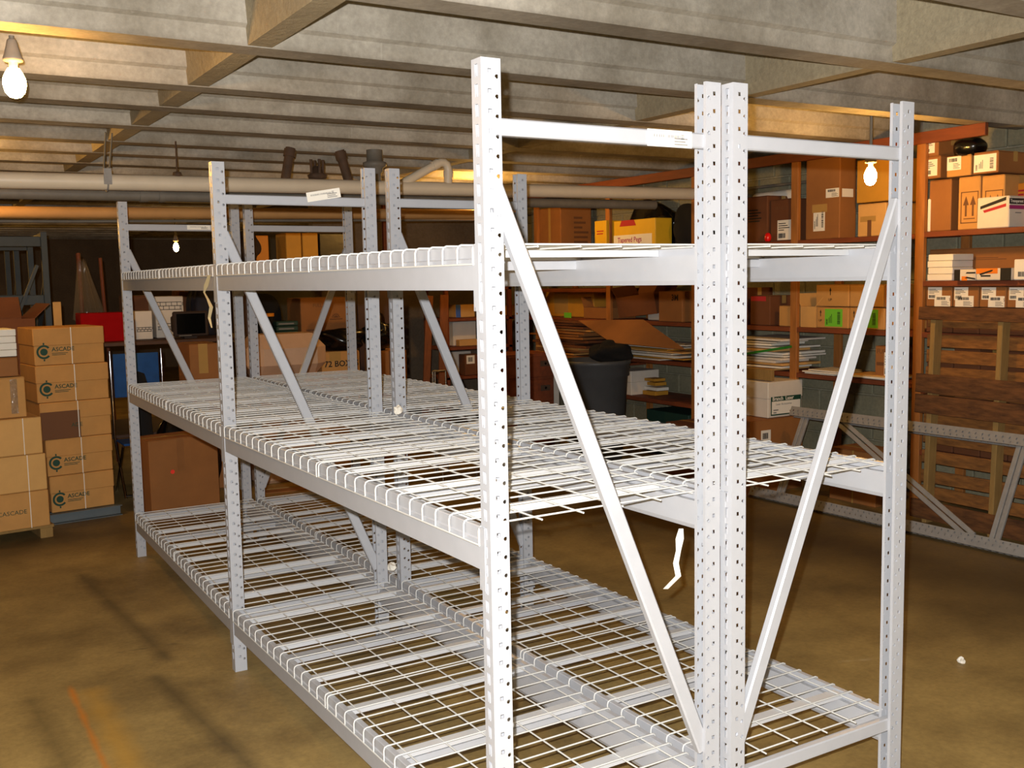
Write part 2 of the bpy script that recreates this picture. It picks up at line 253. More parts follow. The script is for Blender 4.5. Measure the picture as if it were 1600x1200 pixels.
    ('carton', 'dark red-topped carton on the middle shelf', 'carton', (5.44, 4.513, 1.412), (0.25, 0.35, 0.269), -1.5708, 'CARD3', 'cartons on the right wall shelving', 'flaps', (('stripe', 0.05, 0.82, 0.8, 0.98, 'red'),)),
    ('carton', 'upright carton at the left end of the middle shelf', 'carton', (5.44, 4.958, 1.412), (0.524, 0.35, 0.34), -1.5708, 'CARD3', 'cartons on the right wall shelving', 'flaps', ()),
    ('carton', 'big tan carton with lines of print, top shelf left', 'carton', (5.44, 7.99, 2.162), (0.473, 0.442, 0.545), -1.5708, 'CARD2', 'cartons on the right wall shelving', 'flaps', (('stripe', 0.45, 0, 0.55, 1, 'tape'), ('rside', (('lines', 0.42, 0.12, 0.95, 0.85, 7, 'brown'),)))),
    ('peg_box', 'narrow yellow carton left of the stud, top shelf', 'carton', (5.36, 6.857, 2.162), (0.214, 0.22, 0.328), -1.5708, 'YEL', None, 'plain', (('lines', 0.2, 0.55, 0.9, 0.72, 2, 'red'),)),
    ('peg_box', 'yellow carton with a pink-lettered white band, top shelf', 'carton', (5.36, 6.26, 2.162), (0.703, 0.22, 0.306), -1.5708, 'YEL', None, 'plain', (('stripe', 0, 0.0, 0.92, 0.5, 'white'), ('text', 0.1, 0.25, 0.075, 'Tapered Pegs', 'magenta', 0.0012), ('poly', [(0.15, 0.8), (0.55, 0.8), (0.5, 1), (0.2, 1)], 'red'))),
    ('carton', 'carton printed 3M at the right end of the middle shelf', 'carton', (5.42, 5.75, 1.412), (0.37, 0.3, 0.31), -1.5708, 'CARD2', 'cartons on the right wall shelving', 'flaps', (('text', 0.55, 0.7, 0.085, '3M', 'ink', 0.002),)),
    ('carton', 'amber carton at the back of the middle shelf', 'carton', (5.6, 7.915, 1.412), (1.179, 0.3, 0.328), -1.5708, 'GOLD', 'cartons on the right wall shelving', 'flaps', (('stripe', 0.3, 0.1, 0.55, 0.9, 'tape'),)),
    ('carton', 'small white carton between the tilted tray and the 3M carton', 'carton', (5.6, 6.242, 1.412), (0.193, 0.2, 0.17), -1.5708, 'WB', None, 'plain', ()),
    ('file_box', 'white lidded box on the low shelf beside the black bin', 'box', (5.614, 6.405, 0.602), (0.388, 0.35, 0.26), 0.0, 'WB', None, 'lid', ()),
    ('carton', 'dark carton on the floor behind the far rack corner', 'carton', (4.9, 4.887, 0.0), (0.628, 0.4, 0.494), -1.5708, 'CARD3', 'cartons on the right wall shelving', 'flaps', ()),
    ('suitcase', 'dark green flat case on the floor under the low shelf', 'case', (5.5, 5.904, 0.0), (0.682, 0.4, 0.466), -1.5708, 'TEAL', None, 'plain', (('stripe', 0.1, 0.2, 0.95, 0.35, 'yellow'),)),
    ('carton', 'large orange-brown carton on the floor carrying the white file box', 'carton', (5.114, 3.97, 0.0), (0.627, 0.55, 0.639), 0.0, 'CARD2', 'cartons on the right wall shelving', 'flaps', (('label', 0.2, 0.55, 0.38, 0.86, 't'), ('label', 0.08, 0.4, 0.2, 0.55, 't'))),
    ('carton', 'lower orange-brown carton behind the leaning frame brace', 'carton', (5.28, 3.3, 0.0), (0.469, 0.35, 0.434), -1.5708, 'CARD2', 'cartons on the right wall shelving', 'flaps', (('stripe', 0.5, 0, 0.53, 1, 'tape'),)),
    ('file_box', 'white lidded file box with a green bordered label, standing on the large carton', 'box', (5.244, 4.0, 0.643), (0.417, 0.42, 0.311), 0.0, 'WB', None, 'lid', (('stripe', 0.08, 0.06, 0.95, 0.58, 'green'), ('stripe', 0.105, 0.095, 0.925, 0.45, 'white'), ('text', 0.12, 0.475, 0.046, 'Branch  Laser', 'white', 0.0008), ('text', 0.22, 0.34, 0.026, 'Laser Accessories', 'grey'), ('lines', 0.15, 0.12, 0.3, 0.26, 2, 'grey'), ('lines', 0.62, 0.13, 0.86, 0.22, 1, 'brown'))),
    ('carton', 'lowest in the right stack of tied cartons beside the far rack post', 'carton', (-0.113, 6.45, 0.085), (0.495, 0.5, 0.292), 0.12, 'CARD', 'twine-tied telescoping cartons', 'lid', (('logo', 0.14, 0.36), ('stripe', 0.52, 0.0, 0.532, 1.0, 'twine'))),
    ('carton', 'second from the floor in the right stack of tied cartons beside the far rack post', 'carton', (-0.117, 6.45, 0.38), (0.512, 0.5, 0.292), 0.12, 'CARD', 'twine-tied telescoping cartons', 'lid', (('logo', 0.14, 0.36), ('stripe', 0.52, 0.0, 0.532, 1.0, 'twine'))),
    ('carton', 'third from the floor in the right stack of tied cartons beside the far rack post', 'carton', (-0.127, 6.45, 0.675), (0.543, 0.5, 0.292), 0.12, 'CARD', 'twine-tied telescoping cartons', 'lid', (('stripe', 0, 0.0, 0.55, 0.75, 'brown'), ('text', 0.42, 0.3, 0.045, 'ADE', 'greentxt'), ('stripe', 0.52, 0.0, 0.532, 1.0, 'twine'))),
    ('carton', 'fourth from the floor in the right stack of tied cartons beside the far rack post', 'carton', (-0.136, 6.45, 0.97), (0.554, 0.5, 0.292), 0.12, 'CARD', 'twine-tied telescoping cartons', 'lid', (('logo', 0.14, 0.36), ('stripe', 0.52, 0.0, 0.532, 1.0, 'twine'))),
    ('carton', 'topmost in the right stack of tied cartons beside the far rack post', 'carton', (-0.146, 6.45, 1.265), (0.538, 0.5, 0.292), 0.12, 'CARD', 'twine-tied telescoping cartons', 'lid', (('logo', 0.14, 0.36), ('stripe', 0.52, 0.0, 0.532, 1.0, 'twine'))),
    ('carton', 'lowest carton from the floor in the left stack, tied with white twine', 'carton', (-0.647, 5.9, 0.1), (0.445, 0.5, 0.272), 0.12, 'CARD', 'twine-tied telescoping cartons', 'plain', (('stripe', 0.7, 0, 0.712, 1, 'twine'), ('text', 0.2, 0.42, 0.045, 'CASCADE', 'greentxt'))),
    ('carton', 'second carton from the floor in the left stack, tied with white twine', 'carton', (-0.645, 5.9, 0.375), (0.435, 0.5, 0.272), 0.12, 'CARD4', 'twine-tied telescoping cartons', 'plain', (('stripe', 0.7, 0, 0.712, 1, 'twine'),)),
    ('carton', 'third carton from the floor in the left stack, tied with white twine', 'carton', (-0.658, 5.9, 0.65), (0.432, 0.5, 0.272), 0.12, 'CARD4', 'twine-tied telescoping cartons', 'plain', (('stripe', 0.7, 0, 0.712, 1, 'twine'),)),
    ('carton', 'carton with a shiny tape patch near the top of the left stack', 'carton', (-0.702, 5.95, 0.925), (0.342, 0.45, 0.3), 0.1, 'CARD', 'cartons of the left stack', 'flaps', (('stripe', 0.7, 0.1, 0.84, 0.95, 'shine'),)),
    ('carton', 'flat brown carton under the white ream pack, left stack', 'carton', (-0.724, 5.95, 1.231), (0.311, 0.4, 0.14), 0.1, 'CARD2', 'cartons of the left stack', 'flaps', ()),
    ('ream_pack', 'white reams in crinkled clear wrap on top of the left stack', 'paper pack', (-0.728, 5.95, 1.377), (0.319, 0.35, 0.2), 0.1, 'PAPER', None, 'shrink', ()),
    ('carton', 'open dark carton with raised flaps between the two stacks', 'carton', (-0.473, 7.05, 0.0), (0.309, 0.5, 1.62), 0.1, 'CARD3', 'cartons of the left stack', 'open', ()),  # dark cardboard colour stands in for the shade on its side
    ('carton', 'big brown carton with a red dot on the floor beyond the bottom deck', 'carton', (0.665, 6.3, 0.0), (0.589, 0.36, 0.615), 0.15, 'CARD2', None, 'flaps', (('dot', 0.32, 0.55, 0.018), ('stripe', 0.4, 0.55, 0.5, 1, 'faint'))),
    ('carton', 'brown carton with a pale tape strip behind the far left frame', 'carton', (1.06, 7.05, 0.0), (0.259, 0.45, 1.342), 0.0, 'CARD2', None, 'flaps', (('stripe', 0.3, 0.8, 0.62, 1, 'tape'),)),
    ('file_box', 'white box with a brickwork print, left one on the dark bench', 'box', (0.73, 7.95, 1.36), (0.16, 0.35, 0.272), 0.0, 'WB', 'brick-print boxes', 'plain', (('brick', 0),)),
    ('file_box', 'white box with a brickwork print, tall right one on the dark bench', 'box', (1.01, 8.1, 1.36), (0.271, 0.35, 0.406), 0.0, 'WB', 'brick-print boxes', 'plain', (('brick', 1),)),
    ('carton', 'dark brown carton on the bench behind the monitor', 'carton', (1.33, 8.45, 1.36), (0.254, 0.3, 0.449), 0.0, 'CARD3', None, 'flaps', ()),
    ('carton', 'reddish brown carton at the left end of the dark bench', 'carton', (0.771, 8.4, 1.36), (0.246, 0.3, 0.417), 0.0, 'CARD3', None, 'flaps', ()),
    ('red_crate', 'red flat-sided crate left of the far rack post', 'crate', (0.338, 7.8, 1.36), (0.392, 0.3, 0.27), 0.0, 'RED', None, 'plain', ()),
    ('carton', 'large orange-brown carton with a sun logo behind the far frame', 'carton', (2.817, 8.6, 1.245), (0.574, 0.45, 0.461), 0.0, 'CARD2', None, 'flaps', (('sun', 0.72, 0.5), ('lines', 0.1, 0.1, 0.45, 0.3, 2, 'brown'), ('text', 0.25, 0.78, 0.05, 'FULL', 'brown'))),
    ('carton', 'carton printed 72 BOXES below the black bag', 'carton', (2.51, 7.4, 0.0), (0.405, 0.45, 1.179), 0.0, 'CARD', None, 'flaps', (('text', 0.06, 0.872, 0.085, '72 BOXES', 'ink', 0.0015), ('stripe', 0.2, 0.92, 0.5, 1, 'tape'))),
    ('carton', 'orange carton right of the 72 BOXES carton', 'carton', (3.143, 7.5, 0.0), (0.293, 0.45, 1.148), 0.0, 'CARD2', None, 'flaps', (('stripe', 0.3, 0.75, 0.45, 1, 'brown'),)),
    ('carton', 'golden metal-edged carton high on the back shelf', 'carton', (2.534, 8.75, 2.105), (0.177, 0.35, 0.323), 0.0, 'GOLD', 'golden cartons on the high back shelf', 'flaps', ()),
    ('carton', 'second golden carton high on the back shelf, right of the first', 'carton', (2.728, 8.75, 2.105), (0.181, 0.35, 0.324), 0.0, 'GOLD', 'golden cartons on the high back shelf', 'flaps', ()),
    ('carton', 'black carton on the high back shelf right of the golden ones', 'carton', (2.986, 8.75, 2.105), (0.292, 0.35, 0.319), 0.0, 'BLACK', None, 'plain', ()),
    ('carton', 'orange carton lying on the high back shelf far left', 'carton', (2.167, 8.9, 2.105), (0.259, 0.3, 0.299), 0.0, 'ORG', None, 'flaps', ()),
    ('binder', 'green binder lying in the pile beside the mesh bin, lowest', 'binder', (2.353, 8.55, 1.245), (0.246, 0.3, 0.05), 0.0, 'TEAL', 'green binders', 'plain', (('stripe', 0.1, 0.3, 0.8, 0.6, 'grey'),)),
    ('binder', 'green binder lying in the pile beside the mesh bin, second', 'binder', (2.355, 8.55, 1.3), (0.246, 0.3, 0.05), 0.0, 'TEAL', 'green binders', 'plain', (('stripe', 0.1, 0.3, 0.8, 0.6, 'grey'),)),
    ('binder', 'green binder lying in the pile beside the mesh bin, third', 'binder', (2.357, 8.55, 1.355), (0.245, 0.3, 0.05), 0.0, 'TEAL', 'green binders', 'plain', (('stripe', 0.1, 0.3, 0.8, 0.6, 'grey'),)),
    ('binder', 'green binder lying in the pile beside the mesh bin, topmost', 'binder', (2.358, 8.55, 1.41), (0.246, 0.3, 0.05), 0.0, 'TEAL', 'green binders', 'plain', (('stripe', 0.1, 0.3, 0.8, 0.6, 'grey'),)),
    ('carton', 'carton with a blue striped end, top of the back corner shelving', 'carton', (4.767, 8.9, 1.412), (0.271, 0.3, 0.158), 0.0, 'CARD4', 'goods on the back corner shelving', 'flaps', (('stripe', 0, 0, 0.25, 1, 'blue'),)),
    ('file_box', 'white box on the middle board of the back corner shelving', 'box', (4.75, 8.9, 1.062), (0.326, 0.3, 0.298), 0.0, 'WB', 'goods on the back corner shelving', 'plain', ()),
    ('folder_stack', 'cream folders lying in front of the white box, back corner shelving', 'folders', (4.745, 8.78, 1.062), (0.27, 0.1, 0.078), 0.0, 'CARD4', 'goods on the back corner shelving', 'plain', ()),
    ('binder', 'pale blue binder leaning on the lower board of the back corner shelving', 'binder', (4.684, 8.9, 0.702), (0.298, 0.25, 0.288), 0.0, 'WB', 'goods on the back corner shelving', 'plain', ()),
    ('carton', 'carton with a small white label, lower board of the back corner shelving', 'carton', (4.745, 8.72, 0.702), (0.189, 0.17, 0.258), 0.0, 'CARD3', 'goods on the back corner shelving', 'flaps', (('label', 0.1, 0.55, 0.7, 0.95, 'b'),)),
    ('carton', 'yellow-edged carton seen between the two near uprights, back corner shelving', 'carton', (5.444, 8.9, 1.412), (0.23, 0.3, 0.128), 0.0, 'GOLD', 'goods on the back corner shelving', 'flaps', ()),
]

# ------------------------------------------------------------------ room
ZJ = 2.92; ZS = 3.36; XW = 6.0
def concrete(name, c1, c2, rough=.85, bump=.25, streak=False, soffit=False):
    m = bpy.data.materials.new(name); m.use_nodes = True; nt = m.node_tree; b = nt.nodes['Principled BSDF']; b.inputs['Roughness'].default_value = rough
    g = nt.nodes.new('ShaderNodeNewGeometry')
    def noise(sc, det, st=None):
        n = nt.nodes.new('ShaderNodeTexNoise'); n.inputs['Scale'].default_value = sc; n.inputs['Detail'].default_value = det; n.inputs['Roughness'].default_value = .65
        if st:
            mp = nt.nodes.new('ShaderNodeMapping'); mp.inputs['Scale'].default_value = st
            nt.links.new(g.outputs['Position'], mp.inputs[0]); nt.links.new(mp.outputs[0], n.inputs['Vector'])
        else: nt.links.new(g.outputs['Position'], n.inputs['Vector'])
        return n
    n1 = noise(1.3, 8); r1 = nt.nodes.new('ShaderNodeValToRGB'); r1.color_ramp.elements[0].position = .32; r1.color_ramp.elements[1].position = .68
    r1.color_ramp.elements[0].color = (*lin(c1), 1); r1.color_ramp.elements[1].color = (*lin(c2), 1)
    nt.links.new(n1.outputs['Fac'], r1.inputs[0]); out = r1.outputs[0]
    n2 = noise(38, 4); mx = nt.nodes.new('ShaderNodeMixRGB'); mx.blend_type = 'OVERLAY'; mx.inputs[0].default_value = .35
    nt.links.new(out, mx.inputs[1]); nt.links.new(n2.outputs['Fac'], mx.inputs[2]); out = mx.outputs[0]
    if streak:      # lime runs down the joist faces
        n3 = noise(1, 3, (9, 9, .35)); r3 = nt.nodes.new('ShaderNodeValToRGB'); r3.color_ramp.elements[0].position = .68; r3.color_ramp.elements[1].position = .78
        m3 = nt.nodes.new('ShaderNodeMixRGB'); m3.inputs[2].default_value = (*lin('#d8d2c4'), 1)
        ml = nt.nodes.new('ShaderNodeMath'); ml.operation = 'MULTIPLY'; ml.inputs[1].default_value = .45
        nt.links.new(n3.outputs['Fac'], r3.inputs[0]); nt.links.new(r3.outputs[0], ml.inputs[0]); nt.links.new(ml.outputs[0], m3.inputs[0]); nt.links.new(out, m3.inputs[1]); out = m3.outputs[0]
    if soffit:      # grime and painted shade together, on and just above the joist undersides
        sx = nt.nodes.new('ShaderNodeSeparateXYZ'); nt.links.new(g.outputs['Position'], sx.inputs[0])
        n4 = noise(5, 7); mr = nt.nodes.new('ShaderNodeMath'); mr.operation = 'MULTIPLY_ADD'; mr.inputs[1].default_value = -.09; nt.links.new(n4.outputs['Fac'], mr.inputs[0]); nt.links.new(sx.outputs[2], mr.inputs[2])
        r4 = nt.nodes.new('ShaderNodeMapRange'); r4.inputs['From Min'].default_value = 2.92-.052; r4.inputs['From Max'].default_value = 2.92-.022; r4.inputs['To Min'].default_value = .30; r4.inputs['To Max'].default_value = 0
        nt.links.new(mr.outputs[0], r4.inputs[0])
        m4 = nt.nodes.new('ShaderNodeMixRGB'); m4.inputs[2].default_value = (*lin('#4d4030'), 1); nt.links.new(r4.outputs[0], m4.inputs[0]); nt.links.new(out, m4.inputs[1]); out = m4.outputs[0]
    nt.links.new(out, b.inputs['Base Color'])
    bp = nt.nodes.new('ShaderNodeBump'); bp.inputs['Strength'].default_value = bump; bp.inputs['Distance'].default_value = .01
    nb = noise(22, 6); nt.links.new(nb.outputs['Fac'], bp.inputs['Height']); nt.links.new(bp.outputs[0], b.inputs['Normal'])
    return m, nt, b, g, out
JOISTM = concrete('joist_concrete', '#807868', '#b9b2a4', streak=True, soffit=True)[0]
RIBM = concrete('rough_rib_concrete', '#8d8168', '#a89c80', bump=.8)[0]
BLOCKM = concrete('block_concrete', '#76735c', '#928e76', bump=.5)[0]
MORTAR = concrete('mortar', '#8f8b76', '#a5a08a')[0]
DARKWALL = concrete('dark_wall_concrete', '#5a4c3c', '#6f5f4b')[0]
# floor: stained slab, tyre marks and an orange painted streak with shapes of their own
FLOORM, nt, bs, geo, fout = concrete('floor_concrete', '#6b5732', '#a98f56', .62, .12)
bs.inputs['Roughness'].default_value = .55
def mask_line(ax, ay, bx, by, w, soft, rag=.12):
    """0..1 mask of a worn strip from a to b on the slab"""
    L = math.hypot(bx-ax, by-ay); ux, uy = (bx-ax)/L, (by-ay)/L
    N = nt.nodes.new; l = nt.links.new
    sx = N('ShaderNodeSeparateXYZ'); l(geo.outputs['Position'], sx.inputs[0])
    nz = N('ShaderNodeTexNoise'); nz.inputs['Scale'].default_value = 7; nz.inputs['Detail'].default_value = 5; l(geo.outputs['Position'], nz.inputs['Vector'])
    def M(op, a, b=None, clamp=False):
        n = N('ShaderNodeMath'); n.operation = op; n.use_clamp = clamp
        for i, v in enumerate((a, b)):
            if v is None: continue
            if isinstance(v, (int, float)): n.inputs[i].default_value = v
            else: l(v, n.inputs[i])
        return n.outputs[0]
    X = M('SUBTRACT', sx.outputs[0], ax); Y = M('SUBTRACT', sx.outputs[1], ay)
    t = M('ADD', M('MULTIPLY', X, ux), M('MULTIPLY', Y, uy)); d = M('ABSOLUTE', M('ADD', M('MULTIPLY', X, -uy), M('MULTIPLY', Y, ux)))
    d = M('ADD', d, M('MULTIPLY', M('SUBTRACT', nz.outputs['Fac'], .5), rag))
    a = M('DIVIDE', M('SUBTRACT', w, d), soft, True)
    e = M('DIVIDE', M('MINIMUM', t, M('SUBTRACT', L, t)), .08, True)
    return M('MULTIPLY', a, e)
def floor_mix(mask, col, amt):
    global fout
    ml = nt.nodes.new('ShaderNodeMath'); ml.operation = 'MULTIPLY'; ml.inputs[1].default_value = amt; nt.links.new(mask, ml.inputs[0])
    m = nt.nodes.new('ShaderNodeMixRGB'); m.inputs[2].default_value = (*lin(col), 1)
    nt.links.new(ml.outputs[0], m.inputs[0]); nt.links.new(fout, m.inputs[1]); fout = m.outputs[0]
for (a, b, w, s, c, k, *rag) in FLOOR_MARKS: floor_mix(mask_line(*a, *b, w, s, *rag), c, k)
nt.links.new(fout, bs.inputs['Base Color'])
fl = MB().box(-9, -5, -.2, XW+.2, 26, 0).build('floor', FLOORM); tag(fl, 'stained brown concrete floor slab', kind='structure')
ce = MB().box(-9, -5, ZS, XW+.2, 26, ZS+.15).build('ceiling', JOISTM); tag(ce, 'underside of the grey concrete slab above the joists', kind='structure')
JY = [-1.7, -.68, .33, 1.36, 2.42, 3.45, 4.17, 4.98, 5.80, 6.52, 7.28]
while JY[-1] < 25: JY.append(JY[-1]+.78)
jp = [(-.16, 0), (-.166, .078), (-.192, .092), (-.205, .44), (.045, .44), (.032, .092), (.006, .078), (0, 0)]
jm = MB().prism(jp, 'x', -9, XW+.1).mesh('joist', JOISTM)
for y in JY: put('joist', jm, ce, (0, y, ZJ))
# bridging ribs: one piece between each pair of joists
for (xa, w) in ((.15, .11), (3.12, .10)):
    for i in range(1, len(JY)-1):
        y0, y1 = JY[i]+.005, JY[i+1]-.165
        b = MB().prism([(-w/2, .004), (-w/2-.03, .42), (w/2+.03, .42), (w/2, .004)], 'y', y0, y1)
        b.build('bridging_rib', RIBM, ce, loc=(xa+random.uniform(-.01, .01), 0, ZJ))
wr = MB().box(XW+.02, -5, 0, XW+.25, 26, ZS).build('wall_right', MORTAR); tag(wr, 'concrete block wall behind the wooden shelving', kind='structure')
bm_ = MB().box(0, .004, .004, .05, .396, .194, .008).mesh('block', BLOCKM)
for r in range(15):
    for c in range(20):
        put('block', bm_, wr, (XW, 1.3+.4*c+(.2 if r % 2 else 0), .2*r))
wb = MB().box(-9, 22, 0, XW+.2, 22.3, ZS).build('wall_back', DARKWALL); tag(wb, 'dark far wall of the basement', kind='structure')
wl = MB().box(-9.2, -5, 0, -9, 26, ZS).build('wall_left', DARKWALL); tag(wl, 'dark side wall of the basement', kind='structure')
wp = MB().box(3.3, 10.2, 0, XW+.02, 10.35, ZS).build('wall_partition', DARKWALL); tag(wp, 'dark brown partition wall behind the far shelving', kind='structure')
MB().box(0, 0, 0, .09, .05, 2.9).build('stud', PINEX, wp, loc=(4.25, 10.15, 0))

# ------------------------------------------------------------------ bare bulbs
SOCK = mat('grey_porcelain_socket', '#8b8378', .5, noise=.08)
def glow(s): return mat('glowing_bulb_glass_%d' % s, (1, .52, .12), .3, noise=0, emit=s)
def bulb(loc, label, drop=.0, r=.034, rod=False, m=None, top=ZJ):
    t = thing('ceiling_bulb', label, 'light bulb', loc, group='bare bulbs under the joists')
    pr = [(.002, -.078), (r*.5, -.072), (r*.85, -.052), (r, -.022), (r*.97, .002), (r*.75, .026), (r*.5, .045)]
    MB().lathe(pr, 16).build('glass_bulb', glow(m or 200), t)
    MB().lathe([(.016, .045), (.018, .07), (.038, .074), (.040, .085), (.034, .10), (.026, .13), (.019, .16), (.014, .165), (.001, .166)], 16).build('socket', SOCK, t)
    L = top-loc[2]
    if L > .17: MB().tube([(0, 0, .16), (0, 0, L)], .011, 8).build('conduit', PIPEG, t)
    return t
for b in BULBS: bulb(*b)
bulb((3.94, 6.97, 2.76), 'glowing bulb mostly hidden behind the near upright, under a far joist', m=700)
bulb((-1.12, 6.12, 2.76), 'glowing bulb just outside the left edge, under a far joist', m=650)
bulb((-2.2, 13.8, 2.72), 'far added bulb, unseen outside the left edge, in line with the far bulbs', m=1200)  # unseen bulb, added for the gold reflection on the far top beam

# ------------------------------------------------------------------ pipes under the ceiling
def pipe_thing(name, label, parts, cat='pipe'):
    t = thing(name, label, cat, (0, 0, 0))
    for (n, pts, r, m) in parts: MB().tube(pts, r, 14).build(n, m, t)
    return t
def arc(c, r, a0, a1, ax, ay, n=6):
    c = Vector(c); ax = Vector(ax); ay = Vector(ay)
    return [c+ax*(r*math.cos(a0+(a1-a0)*i/n))+ay*(r*math.sin(a0+(a1-a0)*i/n)) for i in range(n+1)]
pipe_thing('drain_pipe', 'long cream plastic drain pipe hung below the joists, with an elbow branch', [
    ('main_pipe', [(-9, 5.4, 2.57), (-.6, 5.4, 2.597), (4.0, 5.4, 2.649), (5.95, 5.4, 2.672)], .057, PVC),
    ('coupling', [(3.33, 5.4, 2.641), (3.50, 5.4, 2.643)], .064, PVC),
    ('elbow_branch', [(2.73, 5.4, 2.65), (2.735, 5.4, 2.76), (2.735, 5.4, 2.80), (2.722, 5.4, 2.835), (2.695, 5.4, 2.852), (2.66, 5.4, 2.85), (2.62, 5.4, 2.832), (2.24, 5.4, 2.63)], .036, PVC),
    ('elbow_collar', [(2.734, 5.4, 2.735), (2.735, 5.4, 2.785)], .041, PVC), ('elbow_collar', [(2.64, 5.4, 2.842), (2.59, 5.4, 2.816)], .041, PVC)])
pipe_thing('iron_pipe', 'dull grey iron pipe running just under the cream drain pipe', [('main_pipe', [(-9, 5.72, 2.49), (-.2, 5.72, 2.541), (5.2, 5.72, 2.577)], .044, PIPEG), ('coupling', [(.30, 5.72, 2.544), (.36, 5.72, 2.545)], .051, PIPEG), ('coupling', [(.44, 5.72, 2.545), (.48, 5.72, 2.546)], .051, PIPEG)])
pipe_thing('insulated_pipe', 'tan insulated pipe behind the racks, lit orange', [('main_pipe', [(-9, 6.75, 2.40), (0, 6.75, 2.477), (4.3, 6.75, 2.533)], .0485, PIPEO)])
pipe_thing('conduit_pipe', 'thin grey conduit below the tan pipe', [('conduit', [(-9, 6.9, 2.35), (-.07, 6.9, 2.415), (4.3, 6.9, 2.49)], .013, PIPEG)])
pipe_thing('wall_conduit', 'thin dark conduit high on the block wall', [('conduit', [(5.9, .4, 2.70), (5.9, 9.8, 2.72)], .014, PIPEG)])
t = thing('pipe_hanger', 'grey steel hanger with two rods holding the drain pipe', 'hanger', (.02, 5.4, 2.604))
MB().tube([(-.018, -.03, .08), (-.03, -.25, .31)], .006, 6).tube([(.018, -.03, .08), (.016, -.22, .31)], .006, 6).build('rod', PIPEG, t)
MB().box(-.026, -.068, -.02, .026, -.058, .09).build('clamp_plate', STEELD, t)
MB().tube([(0, .064*math.cos(a), .064*math.sin(a)) for a in [PI*2*i/14 for i in range(15)]], .006, 5, False).build('strap', STEELD, t)
t = thing('pipe_hanger', 'small rusty rod hanger left of the second frame, on the drain pipe', 'hanger', (.51, 5.4, 2.668))
MB().tube([(0, 0, .02), (0, 0, .245)], .006, 6).build('rod', IRON, t)
MB().lathe([(.001, .03), (.03, .022), (.034, 0), (.02, -.012), (.001, -.014)], 12).build('clamp', IRON, t)
t = thing('cleanout_fitting', 'rusty iron drain flange dropping from the ceiling to the drain pipe', 'pipe fitting', (2.07, 5.4, 2.68))
MB().lathe([(.05, 0), (.05, .06), (.066, .075), (.066, .10), (.095, .115), (.095, .145), (.065, .155), (.065, .245)], 16).build('flange_stack', PIPEG, t)
for (x, dx, lab) in ((1.33, .05, 'short rusty pipe stub leaning right behind the second frame'), (1.85, -.07, 'short rusty pipe stub leaning left beside the ceiling flange')):
    t = thing('pipe_stub', lab, 'pipe', (x, 5.42, 2.67))
    MB().tube([(0, 0, 0), (dx, 0, .24)], .038, 12).build('stub', IRON, t); MB().tube([(dx*.72, 0, .172), (dx*.95, 0, .228)], .047, 12).build('collar', IRON, t)
t = thing('valve', 'dark rusty valve on top of the drain pipe between the pipe stubs', 'valve', (1.59, 5.42, 2.68))
MB().lathe([(.001, 0), (.07, .004), (.08, .03), (.05, .045), (.03, .1), (.001, .1)], 12).build('body', IRON, t)
for i in range(4): MB().tube([(.045*math.cos(i*PI/2), .045*math.sin(i*PI/2), .03), (.05*math.cos(i*PI/2), .05*math.sin(i*PI/2), .15)], .012, 6).build('bolt', IRON, t)

